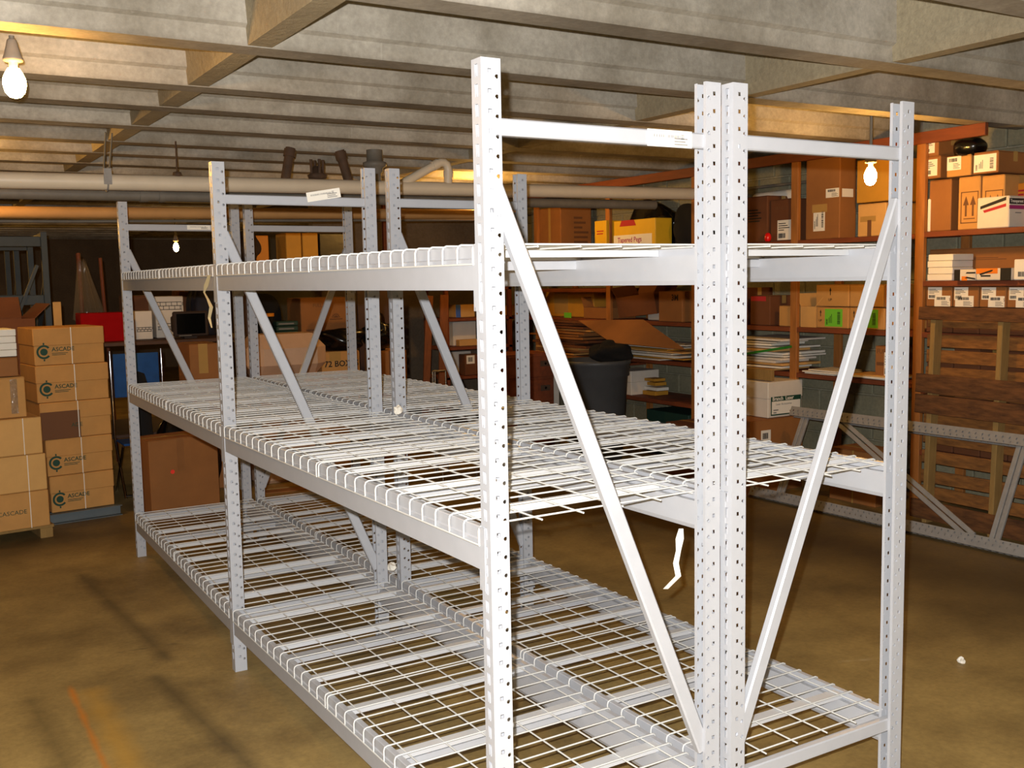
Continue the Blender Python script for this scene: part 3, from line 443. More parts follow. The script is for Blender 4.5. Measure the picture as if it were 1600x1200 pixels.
# ------------------------------------------------------------------ pallet racks
H = 2.438; PT = .0507; D = .8157; PW = .050; L = 2.4852
def post_mesh(hole=True):
    W = .0585
    prof = [(W, .011), (W, 0), (0, 0), (0, PW), (W, PW), (W, PW-.011)]
    # subdivisions of each segment: list of (fraction0, fraction1, kind)
    seg = {1: [(.115, .295, 'r'), (.47, .66, 's')], 2: [(.38, .68, 't')], 3: [(.34, .53, 's'), (.705, .885, 'r')]}
    us = []; kinds = []
    for i in range(len(prof)-1):
        a, b = prof[i], prof[i+1]; f = [0.]; k = []
        for (p, q, kk) in sorted(seg.get(i, [])): f += [p, q]; k += [None, kk]
        k.append(None)
        for j, t in enumerate(f): us.append((a[0]+(b[0]-a[0])*t, a[1]+(b[1]-a[1])*t)); kinds.append(k[j])
    us.append(prof[-1])
    lv = [H]; cell = []
    n = 47
    for i in range(n):
        z = H-i*PT
        for d in (.014, .027, .0385, .0405, .046, .0515): lv.append(z-d)
    lv.append(0.)
    ok = {'s': {1}, 'r': {3, 4}, 't': {0, 1, 2, 3}}   # which of the six rows of a pitch a hole of this kind removes (row j lies below level j)
    bm = bmesh.new(); G = [[bm.verts.new((u[0], u[1], z)) for u in us] for z in lv]
    for j in range(len(lv)-1):
        r = (j-1) % 6 if j > 0 else -1
        if j == len(lv)-2: r = -1
        for i in range(len(us)-1):
            k = kinds[i]
            if hole and k and r in ok[k]:
                continue
            bm.faces.new((G[j][i], G[j+1][i], G[j+1][i+1], G[j][i+1]))
    if hole:
        for i in range(len(us)-1):
            if kinds[i] == 'r':
                for p in range(n):
                    z1, z0 = H-p*PT-.0405, H-p*PT-.0515
                    a, b = Vector((*us[i], 0)), Vector((*us[i+1], 0)); dz = (z1-z0)*.3
                    for (s, e) in ((a, .3), (b, -.3)):
                        o = s+(b-a)*e
                        for (za, zb) in ((z1, z1-dz), (z0, z0+dz)):
                            bm.faces.new((bm.verts.new((s.x, s.y, za)), bm.verts.new((s.x, s.y, zb)), bm.verts.new((o.x, o.y, za))))
            if kinds[i] == 't':   # teardrop: narrower at the foot
                for p in range(n):
                    z1, z0 = H-p*PT-.014, H-p*PT-.046
                    a, b = Vector((*us[i], 0)), Vector((*us[i+1], 0))
                    for (s, e) in ((a, .24), (b, -.24)):
                        o = s+(b-a)*e
                        bm.faces.new((bm.verts.new((s.x, s.y, z1-.004)), bm.verts.new((s.x, s.y, z0)), bm.verts.new((o.x, o.y, z0))))
    bmesh.ops.recalc_face_normals(bm, faces=bm.faces)
    bmesh.ops.solidify(bm, geom=bm.faces[:], thickness=.0022)
    me = bpy.data.meshes.new('post'); bm.to_mesh(me); bm.free(); me.materials.append(STEEL); return me
POST = post_mesh()
def strut_mesh(h=.044, w=.030, l=D-.06):
    return MB().box(.030, PW/2-w/2, -h/2, .030+l, PW/2+w/2, h/2, .004).mesh('strut', STEEL)
STRUT = strut_mesh()
LOWSTRUT = strut_mesh(.046)
BRACE = MB().bar((.045, PW/2, 2.115), (.768, PW/2, .385), .030, .047, (1, 0, .4), .005).mesh('brace', STEEL)
BRACER = MB().bar((D-.045, PW/2, 2.115), (D-.768, PW/2, .385), .030, .047, (-1, 0, .4), .005).mesh('brace', STEEL)
def sticker(par, x, z, w, h, rot=0., y=.0085):
    s = put('sticker', MB().box(0, -.001, 0, w, 0, h).mesh('sticker', PAPER), par, (x, y, z), (0, rot, 0))
    b = MB(); rnd = random.Random(3)
    X = .02
    while X < w*.72: 
        ww = rnd.choice((.0015, .003)); b.box(X, -.0016, h*.55, X+ww, -.001, h*.72); X += ww+rnd.choice((.002, .003))
    for r in range(3): b.box(w*.60, -.0016, h*(.14+.17*r), w*(.9-.05*(r % 2)), -.001, h*(.22+.17*r))
    for q in range(9): b.box(w*.75+.004*(q % 3), -.0016, h*(.5+.1*(q//3)), w*.75+.004*(q % 3)+.003, -.001, h*(.57+.1*(q//3)))
    put('print', b.mesh('print', mat('faded_print', '#8d8a86', .7, noise=0)), s)
def upright(parent, loc, brace=BRACE, tagspec=None):
    f = thing('upright_frame', None, None, loc); f.parent = parent
    put('post', POST, f); put('post', POST, f, (D, 0, 0)).scale = (-1, 1, 1)
    put('strut', STRUT, f, (0, 0, 2.268)); put('strut', LOWSTRUT, f, (0, 0, .272)); put('brace', brace, f)
    if tagspec: sticker(f, *tagspec)
    return f
BH = .118
BPROF = [(0, 0), (0, .082), (.004, .085), (.004, BH-.002), (.006, BH), (.024, BH), (.024, BH-.028), (.046, BH-.028), (.046, .014), (.040, 0)]
_beam = {}
def beam_mesh(l):
    k = round(l, 3)
    if k not in _beam: _beam[k] = MB().prism(BPROF, 'y', 0, l).mesh('beam', STEEL)
    return _beam[k]
CONN = MB().box(-.0035, .027, -.055, 0, .056, BH+.002).prism([(-.0035, -.055), (-.0035, -.045), (.02, -.045), (.02, -.055)], 'y', .048, .0505).mesh('beam_connector', STEEL)
CONNR = MB().box(-.0035, -.006, -.055, 0, .023, BH+.002).mesh('beam_connector', STEEL)
LEVELS = (.312, 1.207, 1.966)
CROSS = MB().box(.046, -.022, -.03, D-.046, .022, -.027).box(.046, -.022, -.027, D-.046, -.019, 0).box(.046, .019, -.027, D-.046, .022, 0).box(.046, -.022, -.002, D-.046, .022, 0).mesh('crossbar', STEEL)
def rack(name, label, origin, rz, frames, tags, braces):
    """frames: local (x, y) of the three upright frames"""
    t = thing(name, label, 'rack', origin, rz)
    for (fx, fy), tg, br in zip(frames, tags, braces): upright(t, (fx, fy, 0), br, tg)
    bays = []
    for i in range(2):
        (x0, y0), (x1, y1) = frames[i], frames[i+1]; ang = math.atan2(-(x1-x0), y1-y0); Lb = y1-y0
        bays.append((x0, y0, ang, Lb))
        for T in LEVELS:
            zb = T-.004-BH
            R = Matrix.Rotation(ang, 3, 'Z')
            for side in (0, 1):
                p = R @ Vector((D if side else 0, PW+.001, 0))
                b = put('beam', beam_mesh(Lb-PW-.002), t, (x0+p.x, y0+p.y, zb), (0, 0, ang))
                if side: b.scale = (-1, 1, 1)
                for (yy, cm) in ((0, CONN), (Lb, CONNR)):
                    q = R @ Vector((D if side else 0, yy+(0 if cm is CONN else .0), 0))
                    c = put('beam_connector', cm, t, (x0+q.x, y0+q.y, zb), (0, 0, ang))
                    if side: c.scale = (-1, 1, 1)
            for yc in (.70, 1.82):
                q = R @ Vector((0, yc, 0)); put('crossbar', CROSS, t, (x0+q.x, y0+q.y, T-.034), (0, 0, ang))
    return t, bays
fA = [(0, 0), (-.0249, L), (.0089, 2*L)]
rackA, bayA = rack('pallet_rack', 'long grey steel pallet rack row nearest the camera, two bays with wire decks', (0, 0, 0), 0, fA,
    [(.545, 2.243, .165, .048), (.46, 2.262, .175, .046, -.17), (.45, 2.256, .16, .03)], [BRACE, BRACE, BRACE])
fB = [(0, 0), (.0141, L), (.0168, 2*L)]
rackB, bayB = rack('pallet_rack', 'grey steel pallet rack row standing back to back behind the nearest one, on the right', (D+.0246, -.0259, 0), 0, fB,
    [None, (.52, 2.272, .16, .04, .22), None], [BRACER, BRACE, BRACER])
# wire decks: welded grid + three support channels, two decks per bay and level
def deck_meshes():
    r = .0030; b = MB(); n = 15; p = .0853
    for i in range(n):
        y = i*p
        b.tube([(-.004, y, -.050), (-.004, y, -.014), (-.0005, y, -.004), (.009, y, 0), (D-.009, y, 0), (D+.0005, y, -.004), (D+.004, y, -.014), (D+.004, y, -.044)], r, 6)
    for k in range(6):
        x = .048+k*.1425
        e = .018 if 0 < k < 5 else 0; b.tube([(x, -e, -.0066), (x, (n-1)*p+e, -.0066)], r, 6)
    for (x, z) in ((-.0045, -.053), (D+.0045, -.047)): b.tube([(x, -.0035, z), (x, (n-1)*p+.0035, z)], r, 6)
    g = b.mesh('wire_grid', WIRE)
    x0, x1 = .026, D-.026
    c = MB().prism([(-.019, -.0205), (-.019, 0), (.019, 0), (.019, -.0205), (.016, -.0205), (.016, -.003), (-.016, -.003), (-.016, -.0205)], 'x', x0, x1).mesh('support_channel', WHITEM)
    return g, c
GRID, CHAN = deck_meshes()
def deck(loc, rz, label, group):
    t = thing('wire_deck', label, 'wire deck', loc, rz, group)
    put('wire_grid', GRID, t)
    for y in (.213, .640, 1.066): put('support_channel', CHAN, t, (0, y, -.0105))
LV = ('bottom', 'middle', 'top')
for (bays, org, row) in ((bayA, (0, 0), 'the nearer rack row'), (bayB, (D+.0246, -.0259), 'the back rack row')):
    for bi, (x0, y0, ang, Lb) in enumerate(bays):
        R = Matrix.Rotation(ang, 3, 'Z')
        for li, T in enumerate(LEVELS):
            for di, yy in enumerate((.056, 1.274)):
                q = R @ Vector((0, yy, 0))
                deck((org[0]+x0+q.x, org[1]+y0+q.y, T), ang,
                     'white wire deck, %s level of %s, %s from the camera' % (LV[li], row, ('first', 'second', 'third', 'fourth')[bi*2+di]), 'wire decks on the racks')
# paper scraps left on the racks
def ribbon(name, pts, w, m, parent, wdir=(1, 0, 0)):
    b = MB(); wd = Vector(wdir)
    for i in range(len(pts)-1):
        a, c = Vector(pts[i]), Vector(pts[i+1]); n = (c-a).cross(wd).normalized()*.0006
        wa = w[i] if isinstance(w, list) else w; wc = w[i+1] if isinstance(w, list) else w
        q = [a-wd*wa, a+wd*wa, c+wd*wc, c-wd*wc]
        b.add([p-n for p in q]+[p+n for p in q], [[0, 1, 2, 3], [7, 6, 5, 4], [0, 4, 5, 1], [1, 5, 6, 2], [2, 6, 7, 3], [3, 7, 4, 0]])
    return b.build(name, m, parent)
for (nm, lab, loc, pts, w) in SCRAPS:
    t = thing(nm, lab, 'paper scrap', loc)
    ribbon('strip', pts, w, PAPER if len(pts) == 6 else mat('cream_tape', '#b5a47c', .6, noise=.1), t, (.83, -.55, 0))
def crumple(lab, loc, r):
    rnd = random.Random(int(loc[0]*1000)); b = MB(); bm = bmesh.new(); bmesh.ops.create_icosphere(bm, subdivisions=2, radius=r)
    for v in bm.verts: v.co *= rnd.uniform(.62, 1.1)
    b.add([v.co[:] for v in bm.verts], [[v.index for v in f.verts] for f in bm.faces]); bm.free()
    o = b.build('crumpled_tape', PAPER, None, loc=loc); tag(o, lab, 'paper scrap')
for c in CRUMPLES: crumple(*c)

# ------------------------------------------------------------------ cartons and other stored goods
PRINTM = {'ink': INK, 'green': GREENINK, 'red': mat('red_print', '#b3202a', .7, noise=0), 'orange': mat('orange_print', '#e07a12', .7, noise=0), 'magenta': mat('magenta_print', '#a3246e', .7, noise=0),
          'yellow': mat('yellow_print', '#e0b81c', .6, noise=0), 'brown': mat('brown_print', '#6a4426', .8, noise=0), 'white': PAPER, 'greenlabel': GREEN, 'blue': mat('blue_print', '#3a5fae', .7, noise=0), 'tape': TAPE, 'greentxt': GREENINK, 'twine': mat('white_twine', '#e8e2d4', .7, noise=0), 'shine': mat('shiny_tape', '#9a7a58', .08, noise=.2, scale=30, bump=.8, bscale=25, spec=.9), 'faint': mat('faint_tape', '#8d5d33', .4, noise=.1), 'grey': mat('grey_print', '#7c7a78', .7, noise=0)}
def arrow_shape(b, x, z, h, y0, y1):
    w = h*.32
    b.prism([(x-w*.16, z), (x+w*.16, z), (x+w*.16, z+h*.55), (x+w*.5, z+h*.55), (x, z+h), (x-w*.5, z+h*.55), (x-w*.16, z+h*.55)], 'y', y0, y1)
def barcode(b, x0, z0, x1, z1, y0, y1, seed, vertical=False):
    rnd = random.Random(seed); span = (z1-z0) if vertical else (x1-x0); t = 0; k = span/26
    while t < span-2*k:
        w = k*rnd.choice((.7, 1, 1.6))
        if vertical: b.box(x0, y0, z0+t, x1, y1, z0+t+w)
        else: b.box(x0+t, y0, z0, x0+t+w, y1, z1)
        t += w+k*rnd.choice((.7, 1.1))
def decorate(par, w, h, decor, seed=1):
    e = .0012
    for n, d in enumerate(decor):
        k = d[0]; e = .0012+.0004*n
        if k in ('label', 'green'):
            x0, z0, x1, z1 = -w/2+d[1]*w, d[2]*h, -w/2+d[3]*w, d[4]*h; lw, lh = x1-x0, z1-z0
            o = MB().box(0, -e, 0, lw, 0, lh).build('paper_label', PAPER if k == 'label' else GREEN, par, loc=(x0, 0, z0))
            b = MB(); st = d[5] if len(d) > 5 else 'a'
            if st == 'a':
                barcode(b, lw*.08, lh*.10, lw*.55, lh*.34, -2*e, -e, seed+n)
                for r in range(4): b.box(lw*.08, -2*e, lh*(.48+.11*r), lw*(.45+.12*((r*3+n) % 4)), -e, lh*(.52+.11*r))
            elif st == 'b':
                barcode(b, lw*.2, lh*.25, lw*.8, lh*.78, -2*e, -e, seed+n)
            elif st == 'v':
                barcode(b, lw*.72, lh*.15, lw*.88, lh*.85, -2*e, -e, seed+n, True); barcode(b, lw*.08, lh*.1, lw*.16, lh*.45, -2*e, -e, seed+n+5, True)
                for r in range(3): b.box(lw*(.24+.07*r), -2*e, lh*.2, lw*(.26+.07*r), -e, lh*(.5+.1*r))
            elif st == 't':
                barcode(b, lw*.15, lh*.62, lw*.75, lh*.88, -2*e, -e, seed+n)
                for r in range(4): b.box(lw*.45, -2*e, lh*(.12+.11*r), lw*(.92-.1*(r % 2)), -e, lh*(.155+.11*r))
            b.build('print', INK, o)
        elif k == 'text':
            me = text_mesh(d[4], d[3], PRINTM[d[5]], d[6] if len(d) > 6 else 0.)
            put('lettering', me, par, (-w/2+d[1]*w, .0002-e, d[2]*h), (PI/2, 0, 0))
        elif k == 'stripe': MB().box(-w/2+d[1]*w, -e, d[2]*h, -w/2+d[3]*w, 0, d[4]*h).build('print', PRINTM[d[5]], par)
        elif k == 'poly': MB().prism([(-w/2+u*w, v*h) for (u, v) in d[1]], 'y', -e, 0).build('print', PRINTM[d[2]], par)
        elif k == 'up':
            b = MB(); x = -w/2+d[1]*w; arrow_shape(b, x, d[2]*h+d[3]*h*.45, d[3]*h*.6, -e, 0); b.build('print', INK, par)
            put('lettering', text_mesh('UP', d[3]*h*.30, INK), par, (x-d[3]*h*.21, .0002-e, d[2]*h), (PI/2, 0, 0))
        elif k == 'updouble':
            b = MB(); x = -w/2+d[1]*w; z = d[2]*h; H2 = d[3]*h; W2 = H2*.62; q = H2*.03
            for s_ in (-1, 1): arrow_shape(b, x+s_*W2*.2, z+H2*.22, H2*.64, -e, 0)
            b.box(x-W2*.32, -e, z+H2*.13, x+W2*.32, 0, z+H2*.16)
            for (u0, v0, u1, v1) in ((-W2/2, 0, W2/2, q), (-W2/2, H2-q, W2/2, H2), (-W2/2, 0, -W2/2+q, H2), (W2/2-q, 0, W2/2, H2)): b.box(x+u0, -e, z+v0, x+u1, 0, z+v1)
            b.build('print', PRINTM['brown'], par)
        elif k == 'lines':
            b = MB(); rnd = random.Random(seed+n)
            for r in range(d[5]): b.box(-w/2+d[1]*w, -e, h*(d[2]+(d[4]-d[2])*r/d[5]), -w/2+(d[1]+(d[3]-d[1])*rnd.uniform(.55, 1))*w, 0, h*(d[2]+(d[4]-d[2])*(r+.45)/d[5]))
            b.build('print', PRINTM[d[6]], par)
        elif k in ('side', 'rside'):
            dp = par['_d']; q = MB().box(-dp/2+.012, -.001, .012, dp/2-.012, 0, h-.016).build('side_panel', _CM[par.name], par, loc=(-w/2-.0002 if k == 'side' else w/2+.0002, dp/2, 0), rot=(0, 0, -PI/2 if k == 'side' else PI/2))
            decorate(q, dp-.03, h, d[1], seed+9)
        elif k == 'logo':
            R = h*.19; cx, cz = -w/2+d[1]*w, d[2]*h; b = MB()
            pts = [(a, r) for r in (R, R*.72) for a in [PI*(.22+1.56*i/18) for i in range(19)]]
            out = [(cx+R*math.cos(a), cz+R*math.sin(a)) for (a, r) in pts[:19]]; inn = [(cx+R*.72*math.cos(a), cz+R*.72*math.sin(a)) for (a, r) in pts[19:]]
            for i in range(18): b.prism([out[i], out[i+1], inn[i+1], inn[i]], 'y', -e, 0)
            b.prism([(cx+R*.5*math.cos(i*PI/6), cz+R*.5*math.sin(i*PI/6)) for i in range(12)], 'y', -e*.7, 0)
            for s_ in (-1, 1): b.box(cx-R*.1, -e, cz+(R*1.02 if s_ > 0 else -R*1.3), cx+R*.1, 0, cz+(R*1.3 if s_ > 0 else -R*1.02))
            b.build('emblem', PRINTM['greentxt'], par)
            put('lettering', text_mesh('ASCADE', h*.155, PRINTM['greentxt'], .0006), par, (cx+R*1.05, -.0012, cz+R*.05), (PI/2, 0, 0))
            MB().box(cx+R*1.05, -e, cz-R*.28, cx+R*3.2, 0, cz-R*.2).box(cx+R*1.05, -e, cz-R*.5, cx+R*2.9, 0, cz-R*.42).build('print', PRINTM['greentxt'], par)
        elif k == 'brick':
            b = MB(); rows = ((.68, .86), (.20, .34)) if d[1] else ((.28, .42),)
            for (v0, v1) in rows:
                for v in (v0, (v0+v1)/2, v1): b.box(-w/2+.06*w, -e, v*h-.003, w/2-.06*w, 0, v*h+.003)
                for i in range(5):
                    u = -w/2+w*(.08+.2*i); b.box(u, -e, v0*h, u+.005, 0, (v0+v1)/2*h); b.box(u+.09*w, -e, (v0+v1)/2*h, u+.09*w+.005, 0, v1*h)
            if d[1]: b.box(w/2-.07*w, -e, .2*h, w/2-.06*w, 0, .86*h)
            b.build('print', INK, par)
        elif k == 'sun':
            b = MB(); cx, cz, R = -w/2+d[1]*w, d[2]*h, h*.11
            b.prism([(cx+R*.55*math.cos(PI*i/8), cz+R*.55*math.sin(PI*i/8)) for i in range(9)], 'y', -e, 0)
            for i in range(7):
                a = PI*(i+.5)/7; b.bar((cx+R*.65*math.cos(a), -e/2, cz+R*.65*math.sin(a)), (cx+R*math.cos(a), -e/2, cz+R*math.sin(a)), .012, e, (0, 1, 0))
            b.box(cx-R*1.5, -e, cz-.02, cx+R*1.5, 0, cz-.008); b.build('print', PRINTM['brown'], par)
        elif k == 'dot': MB().prism([(-w/2+d[1]*w+d[3]*math.cos(i*PI/6), d[2]*h+d[3]*math.sin(i*PI/6)) for i in range(12)], 'y', -e, 0).build('sticker', mat('red_dot', '#ff3b28', .6, noise=0), par)
_CM = {}
def carton(name, label, cat, loc, size, rz=0., m=CARD, group=None, style='flaps', decor=(), tilt=None):
    w, d, h = size; t = thing(name, label, cat, loc, rz, group, rot=tilt)
    if style == 'flaps':
        MB().box(-w/2, 0, 0, w/2, d, h-.004, .006).build('body', m, t)
        g = .004
        MB().box(-w/2+.002, .002, h-.004, w/2-.002, d/2-g, h, .0015).build('flap', m, t); MB().box(-w/2+.002, d/2+g, h-.004, w/2-.002, d-.002, h, .0015).build('flap', m, t)
        MB().box(-w/2-.001, d/2-.025, h, w/2+.001, d/2+.025, h+.001).box(w/2, d/2-.025, h-.07, w/2+.001, d/2+.025, h).build('tape', TAPE, t)
    elif style == 'lid':
        MB().box(-w/2+.005, .005, 0, w/2-.005, d-.005, h-.01, .005).build('body', m, t)
        MB().box(-w/2, 0, h*.52, w/2, d, h, .006).build('lid', m, t)
    elif style == 'plain': MB().box(-w/2, 0, 0, w/2, d, h, .006).build('body', m, t)
    elif style == 'shrink':
        b = MB(); n = max(3, int(h/.045))
        for i in range(n): b.box(-w/2+.004*(i % 2), .003*(i % 2), h*i/n, w/2-.003*((i+1) % 2), d, h*(i+1)/n-.002, .004)
        b.build('ream_stack', PAPER, t)
    elif style == 'open':
        k = .005
        b = MB().box(-w/2, 0, 0, w/2, d, k).box(-w/2, 0, k, w/2, k, h).box(-w/2, d-k, k, w/2, d, h).box(-w/2, k, k, -w/2+k, d-k, h).box(w/2-k, k, k, w/2, d-k, h); b.build('body', m, t)
        fl = d*.5
        for (nx, a) in ((-1, .5), (1, -.9)):
            MB().box(0, 0, 0, k, d, fl*.7).build('flap', m, t, loc=(nx*(w/2-k/2)-k/2, 0, h), rot=(0, nx*.9*abs(a), 0))
        MB().box(-w/2, 0, 0, w/2, k, fl*.8).build('flap', m, t, loc=(0, d-k, h), rot=(-.5, 0, 0))
    t['_d'] = d
    _CM[t.name] = m
    decorate(t, w, h, decor, int(abs(loc[0]*100)+abs(loc[1]*37)))
    del t['_d']
    return t
MATS = dict(CARD=CARD, CARD2=CARD2, CARD3=CARD3, CARD4=CARD4, PAPER=PAPER, BLACK=BLACK, WB=mat('white_carton', '#d9cfc0', .75, noise=.05), YEL=mat('yellow_carton', '#e2b21f', .6, noise=.06), ORG=mat('orange_carton', '#d9861c', .6, noise=.05), GOLD=mat('golden_carton', '#c08a2a', .7, noise=.08), RED=RED, BLUE=mat('blue_plastic', '#1450b4', .3, noise=0), DARK=mat('dark_carton', '#33241a', .8, noise=.15), TEAL=mat('green_binder', '#1c3b30', .6, noise=.1))
# ---- wooden shelving along the right wall
XS = 5.4
t = thing('wooden_shelving', 'tall pine stud shelving full of cartons along the right wall', 'shelving', (XS, 0, 0))
POSTS = (.9, 2.76, 4.03, 5.33, 6.74, 8.2, 9.6)
for y in POSTS:
    MB().box(0, 0, 0, .038, .078, ZJ-.09, .003).build('stud', PINE, t, loc=(0, y, 0)); MB().box(0, 0, 0, .038, .078, ZJ-.09, .003).build('stud', PINE, t, loc=(.555, y, 0))
MB().box(0, 2.27, ZJ-.09, .038, 5.0, ZJ-.001, .003).build('top_rail', PINEX, t, loc=(-.002, 0, 0)); MB().box(0, 5.004, ZJ-.09, .038, 9.68, ZJ-.001, .003).build('top_rail', PINEX, t, loc=(-.002, 0, 0))
SHELVES = {0: (2.17, 1.80, 1.41, .98, .50), 1: (2.16, 1.41, 1.012), 2: (2.16, 1.41, 1.012), 3: (2.16, 1.41, 1.012, .60), 4: (2.16, 1.75, 1.41, .90, .60), 5: (2.16, 1.41, .90)}
for i, zs in SHELVES.items():
    for z in zs:
        y0, y1 = POSTS[i]+.08, POSTS[i+1]-.002
        MB().box(.0, y0, z-.04, .036, y1, z, .003).build('shelf_edge', PINEX, t)
        for k in range(2): MB().box(.038+.262*k, y0-.06*0, z-.02, .296+.262*k, y1, z, .002).build('shelf_board', PINEX, t)
for c in CARTONS:
    nm, lab, cat, loc, size, rz, mk, grp, sty, dec = c
    carton(nm, lab, cat, loc, size, rz, MATS[mk], grp, sty, dec)

# ------------------------------------------------------------------ pallet and spare frame leaning at the right
t = thing('wooden_pallet', 'rough wooden pallet standing on edge against the shelving, right', 'pallet', (5.17, 1.38, 0), rot=(0, .035, 0))
rnd = random.Random(5)
PY = 1.27
pb = [MB().box(-.011, 0, 0, .011, PY, .095, .003).mesh('board', PALLET), MB().box(-.011, 0, 0, .011, PY, .14, .003).mesh('board', PALLET)]
pbg = MB().box(-.011, 0, 0, .011, PY, .095, .003).mesh('board', PALLETG)
for z, k in ((1.515, 0), (.97, 1), (.815, 1), (.02, 1)): put('board', pb[k], t, (.0, 0, z), (rnd.uniform(-.012, .012), 0, 0))
for y in (.06, .60, 1.14): MB().box(.011, 0, .0, .10, .04, 1.61, .004).build('stringer', PALLETL, t, loc=(0, y, 0))
for i, z in enumerate((.03, .16, .30, .44, .58, .72, .95, 1.08, 1.20, 1.32, 1.46)): put('board', pbg, t, (.112, 0, z), (rnd.uniform(-.01, .01), 0, 0))
t = tag(thing('upright_frame', None, None), 'spare dull grey rack frame lying on its side, leaning on the wooden pallet', 'rack frame')
ang = math.atan2(.715, .34)
Xv = Vector((math.cos(ang), 0, math.sin(ang))); Zv = Vector((-.02, 1, 0)).normalized(); Yv = Zv.cross(Xv).normalized(); Xv = Yv.cross(Zv)
t.matrix_world = Matrix(((Xv.x, Yv.x, Zv.x, 4.80), (Xv.y, Yv.y, Zv.y, 1.50), (Xv.z, Yv.z, Zv.z, .028), (0, 0, 0, 1)))
def own(o, m): o.material_slots[0].link = 'OBJECT'; o.material_slots[0].material = m; return o
for o in (put('post', POST, t), put('post', POST, t, (D, PW*1.35, -.15), (0, 0, PI))): own(o, STEELD).scale = (1.35, 1.35, 1)
def cbar(a, b, par):
    MB().bar(a, b, .034, .022, (0, 1, 0), .003).build('brace', STEELD, par)
def pairbar(a, b, par):
    a = Vector(a); b = Vector(b); d = (b-a).normalized(); n = d.cross(Vector((0, 1, 0)))
    for s_ in (-1, 1): cbar(a+n*.021*s_, b+n*.021*s_, par)
pairbar((.05, PW/2, 2.13), (D-.05, PW/2, 2.13), t); pairbar((D-.06, PW/2, 1.80), (.06, PW/2, .40), t); pairbar((.05, PW/2, .24), (D-.05, PW/2, .24), t)
# ------------------------------------------------------------------ bin, drawers, bags and flat goods on the right
def blob(name, label, cat, loc, r, m, amp=.22, seed=1, sub=4, fq=2.4):
    rn = random.Random(seed); bm = bmesh.new(); bmesh.ops.create_icosphere(bm, subdivisions=sub, radius=1)
    ph = [(Vector((rn.gauss(0, 1), rn.gauss(0, 1), rn.gauss(0, 1)))*fq, rn.uniform(0, 6)) for _ in range(7)]
    for v in bm.verts:
        f = 1+amp*sum(math.sin(k.dot(v.co)+p) for k, p in ph)/4; c = v.co*f
        v.co = Vector((c.x*r[0], c.y*r[1], max(c.z, -.75)*r[2]))
    zmin = min(v.co.z for v in bm.verts)
    b = MB().add([(v.co.x, v.co.y, v.co.z-zmin) for v in bm.verts], [[v.index for v in f.verts] for f in bm.faces], True); bm.free()
    o = b.build(name, m, None, loc=loc); return tag(o, label, cat)
BAGM = mat('black_bag_film', '#08080a', .22, noise=0, bump=.7, bscale=9, spec=.7)
CLOTH = mat('black_cloth', '#0b0a0a', .95, noise=.1)
t = thing('trash_can', 'big round dark grey trash can beside the wooden shelving', 'trash can', (4.86, 6.28, 0))
MB().lathe([(.001, 0), (.27, 0), (.275, .02), (.335, .86), (.352, .87), (.352, .98), (.37, .99), (.37, 1.03), (.345, 1.03), (.325, .9), (.25, .03), (.001, .03)], 32).build('can', GREYBIN, t)
for a in (0, PI): MB().tube([(.352*math.cos(a), -.06, .93), (.40*math.cos(a), -.05, .93), (.40*math.cos(a), .05, .93), (.352*math.cos(a), .06, .93)], .012, 6).build('handle', GREYBIN, t)
o = blob('black_cloth', 'black cloth slumped over the rim of the trash can', 'cloth', (5.02, 6.2, 1.0), (.22, .2, .13), CLOTH, .25, 4, fq=3.5)
t = thing('drawer_cabinet', 'reddish wooden drawer cabinet left of the trash can', 'cabinet', (4.08, 6.76, 0))
MB().box(0, 0, 0, .58, .45, 1.09, .004).build('body', PINEX, t)
for z in (.58, .84):
    dr = MB().box(.02, -.018, z, .56, 0, z+.23, .004).build('drawer', PINEX, t)
    MB().tube([(.46, -.03, z+.14), (.46, -.018, z+.14)], .014, 8).build('knob', CHROME, dr); MB().box(.40, -.022, z+.11, .52, -.018, z+.17).build('pull_plate', IRON, dr)
MB().box(.60, .05, 0, .68, .07, 1.02, .003).build('side_board', MATS['WB'], t)
# flattened cartons and papers on the low shelves
ORD = ['lowest', 'second', 'third', 'fourth', 'fifth', 'sixth', 'seventh', 'eighth', 'ninth', 'tenth', 'eleventh', 'twelfth', 'thirteenth', 'fourteenth', 'fifteenth', 'sixteenth']
def sheets(n, y0, y1, z0, dz, mats, label, nm, grp, seed, x0=5.22, x1=5.86):
    rn = random.Random(seed); z = z0
    for i in range(n):
        w = rn.uniform(.6, 1.)*(y1-y0); yc = rn.uniform(y0+w/2, y1-w/2) if y1-y0 > w else (y0+y1)/2; d = rn.uniform(.7, 1)*(x1-x0); th = dz*rn.uniform(.5, .9)
        xa = x0+rn.uniform(0, .06)
        o = MB().box(0, -w/2, 0, d, w/2, th, .001).build(nm, rn.choice(mats), None, loc=(xa, yc, z), rot=(rn.uniform(-.008, .008), 0, rn.uniform(-.05, .05)))
        tag(o, label % (ORD[i] if i < n-1 else 'topmost'), nm.replace('_', ' '), grp); z += dz*1.02
    return z
sheets(16, 6.90, 8.14, .905, .030, [CARD2, CARD3, CARD3, CARD], 'flattened carton sheet, %s from below in the messy pile behind the trash can', 'cardboard_sheet', 'flattened cartons behind the trash can', 3)
sheets(10, 5.46, 6.68, 1.018, .017, [PAPER, MATS['WB'], CARD4, MATS['GOLD'], PAPER], 'flat paper sheaf, %s from below, on the shelf right of the trash can', 'paper_sheaf', 'paper sheaves right of the trash can', 8, 5.33)
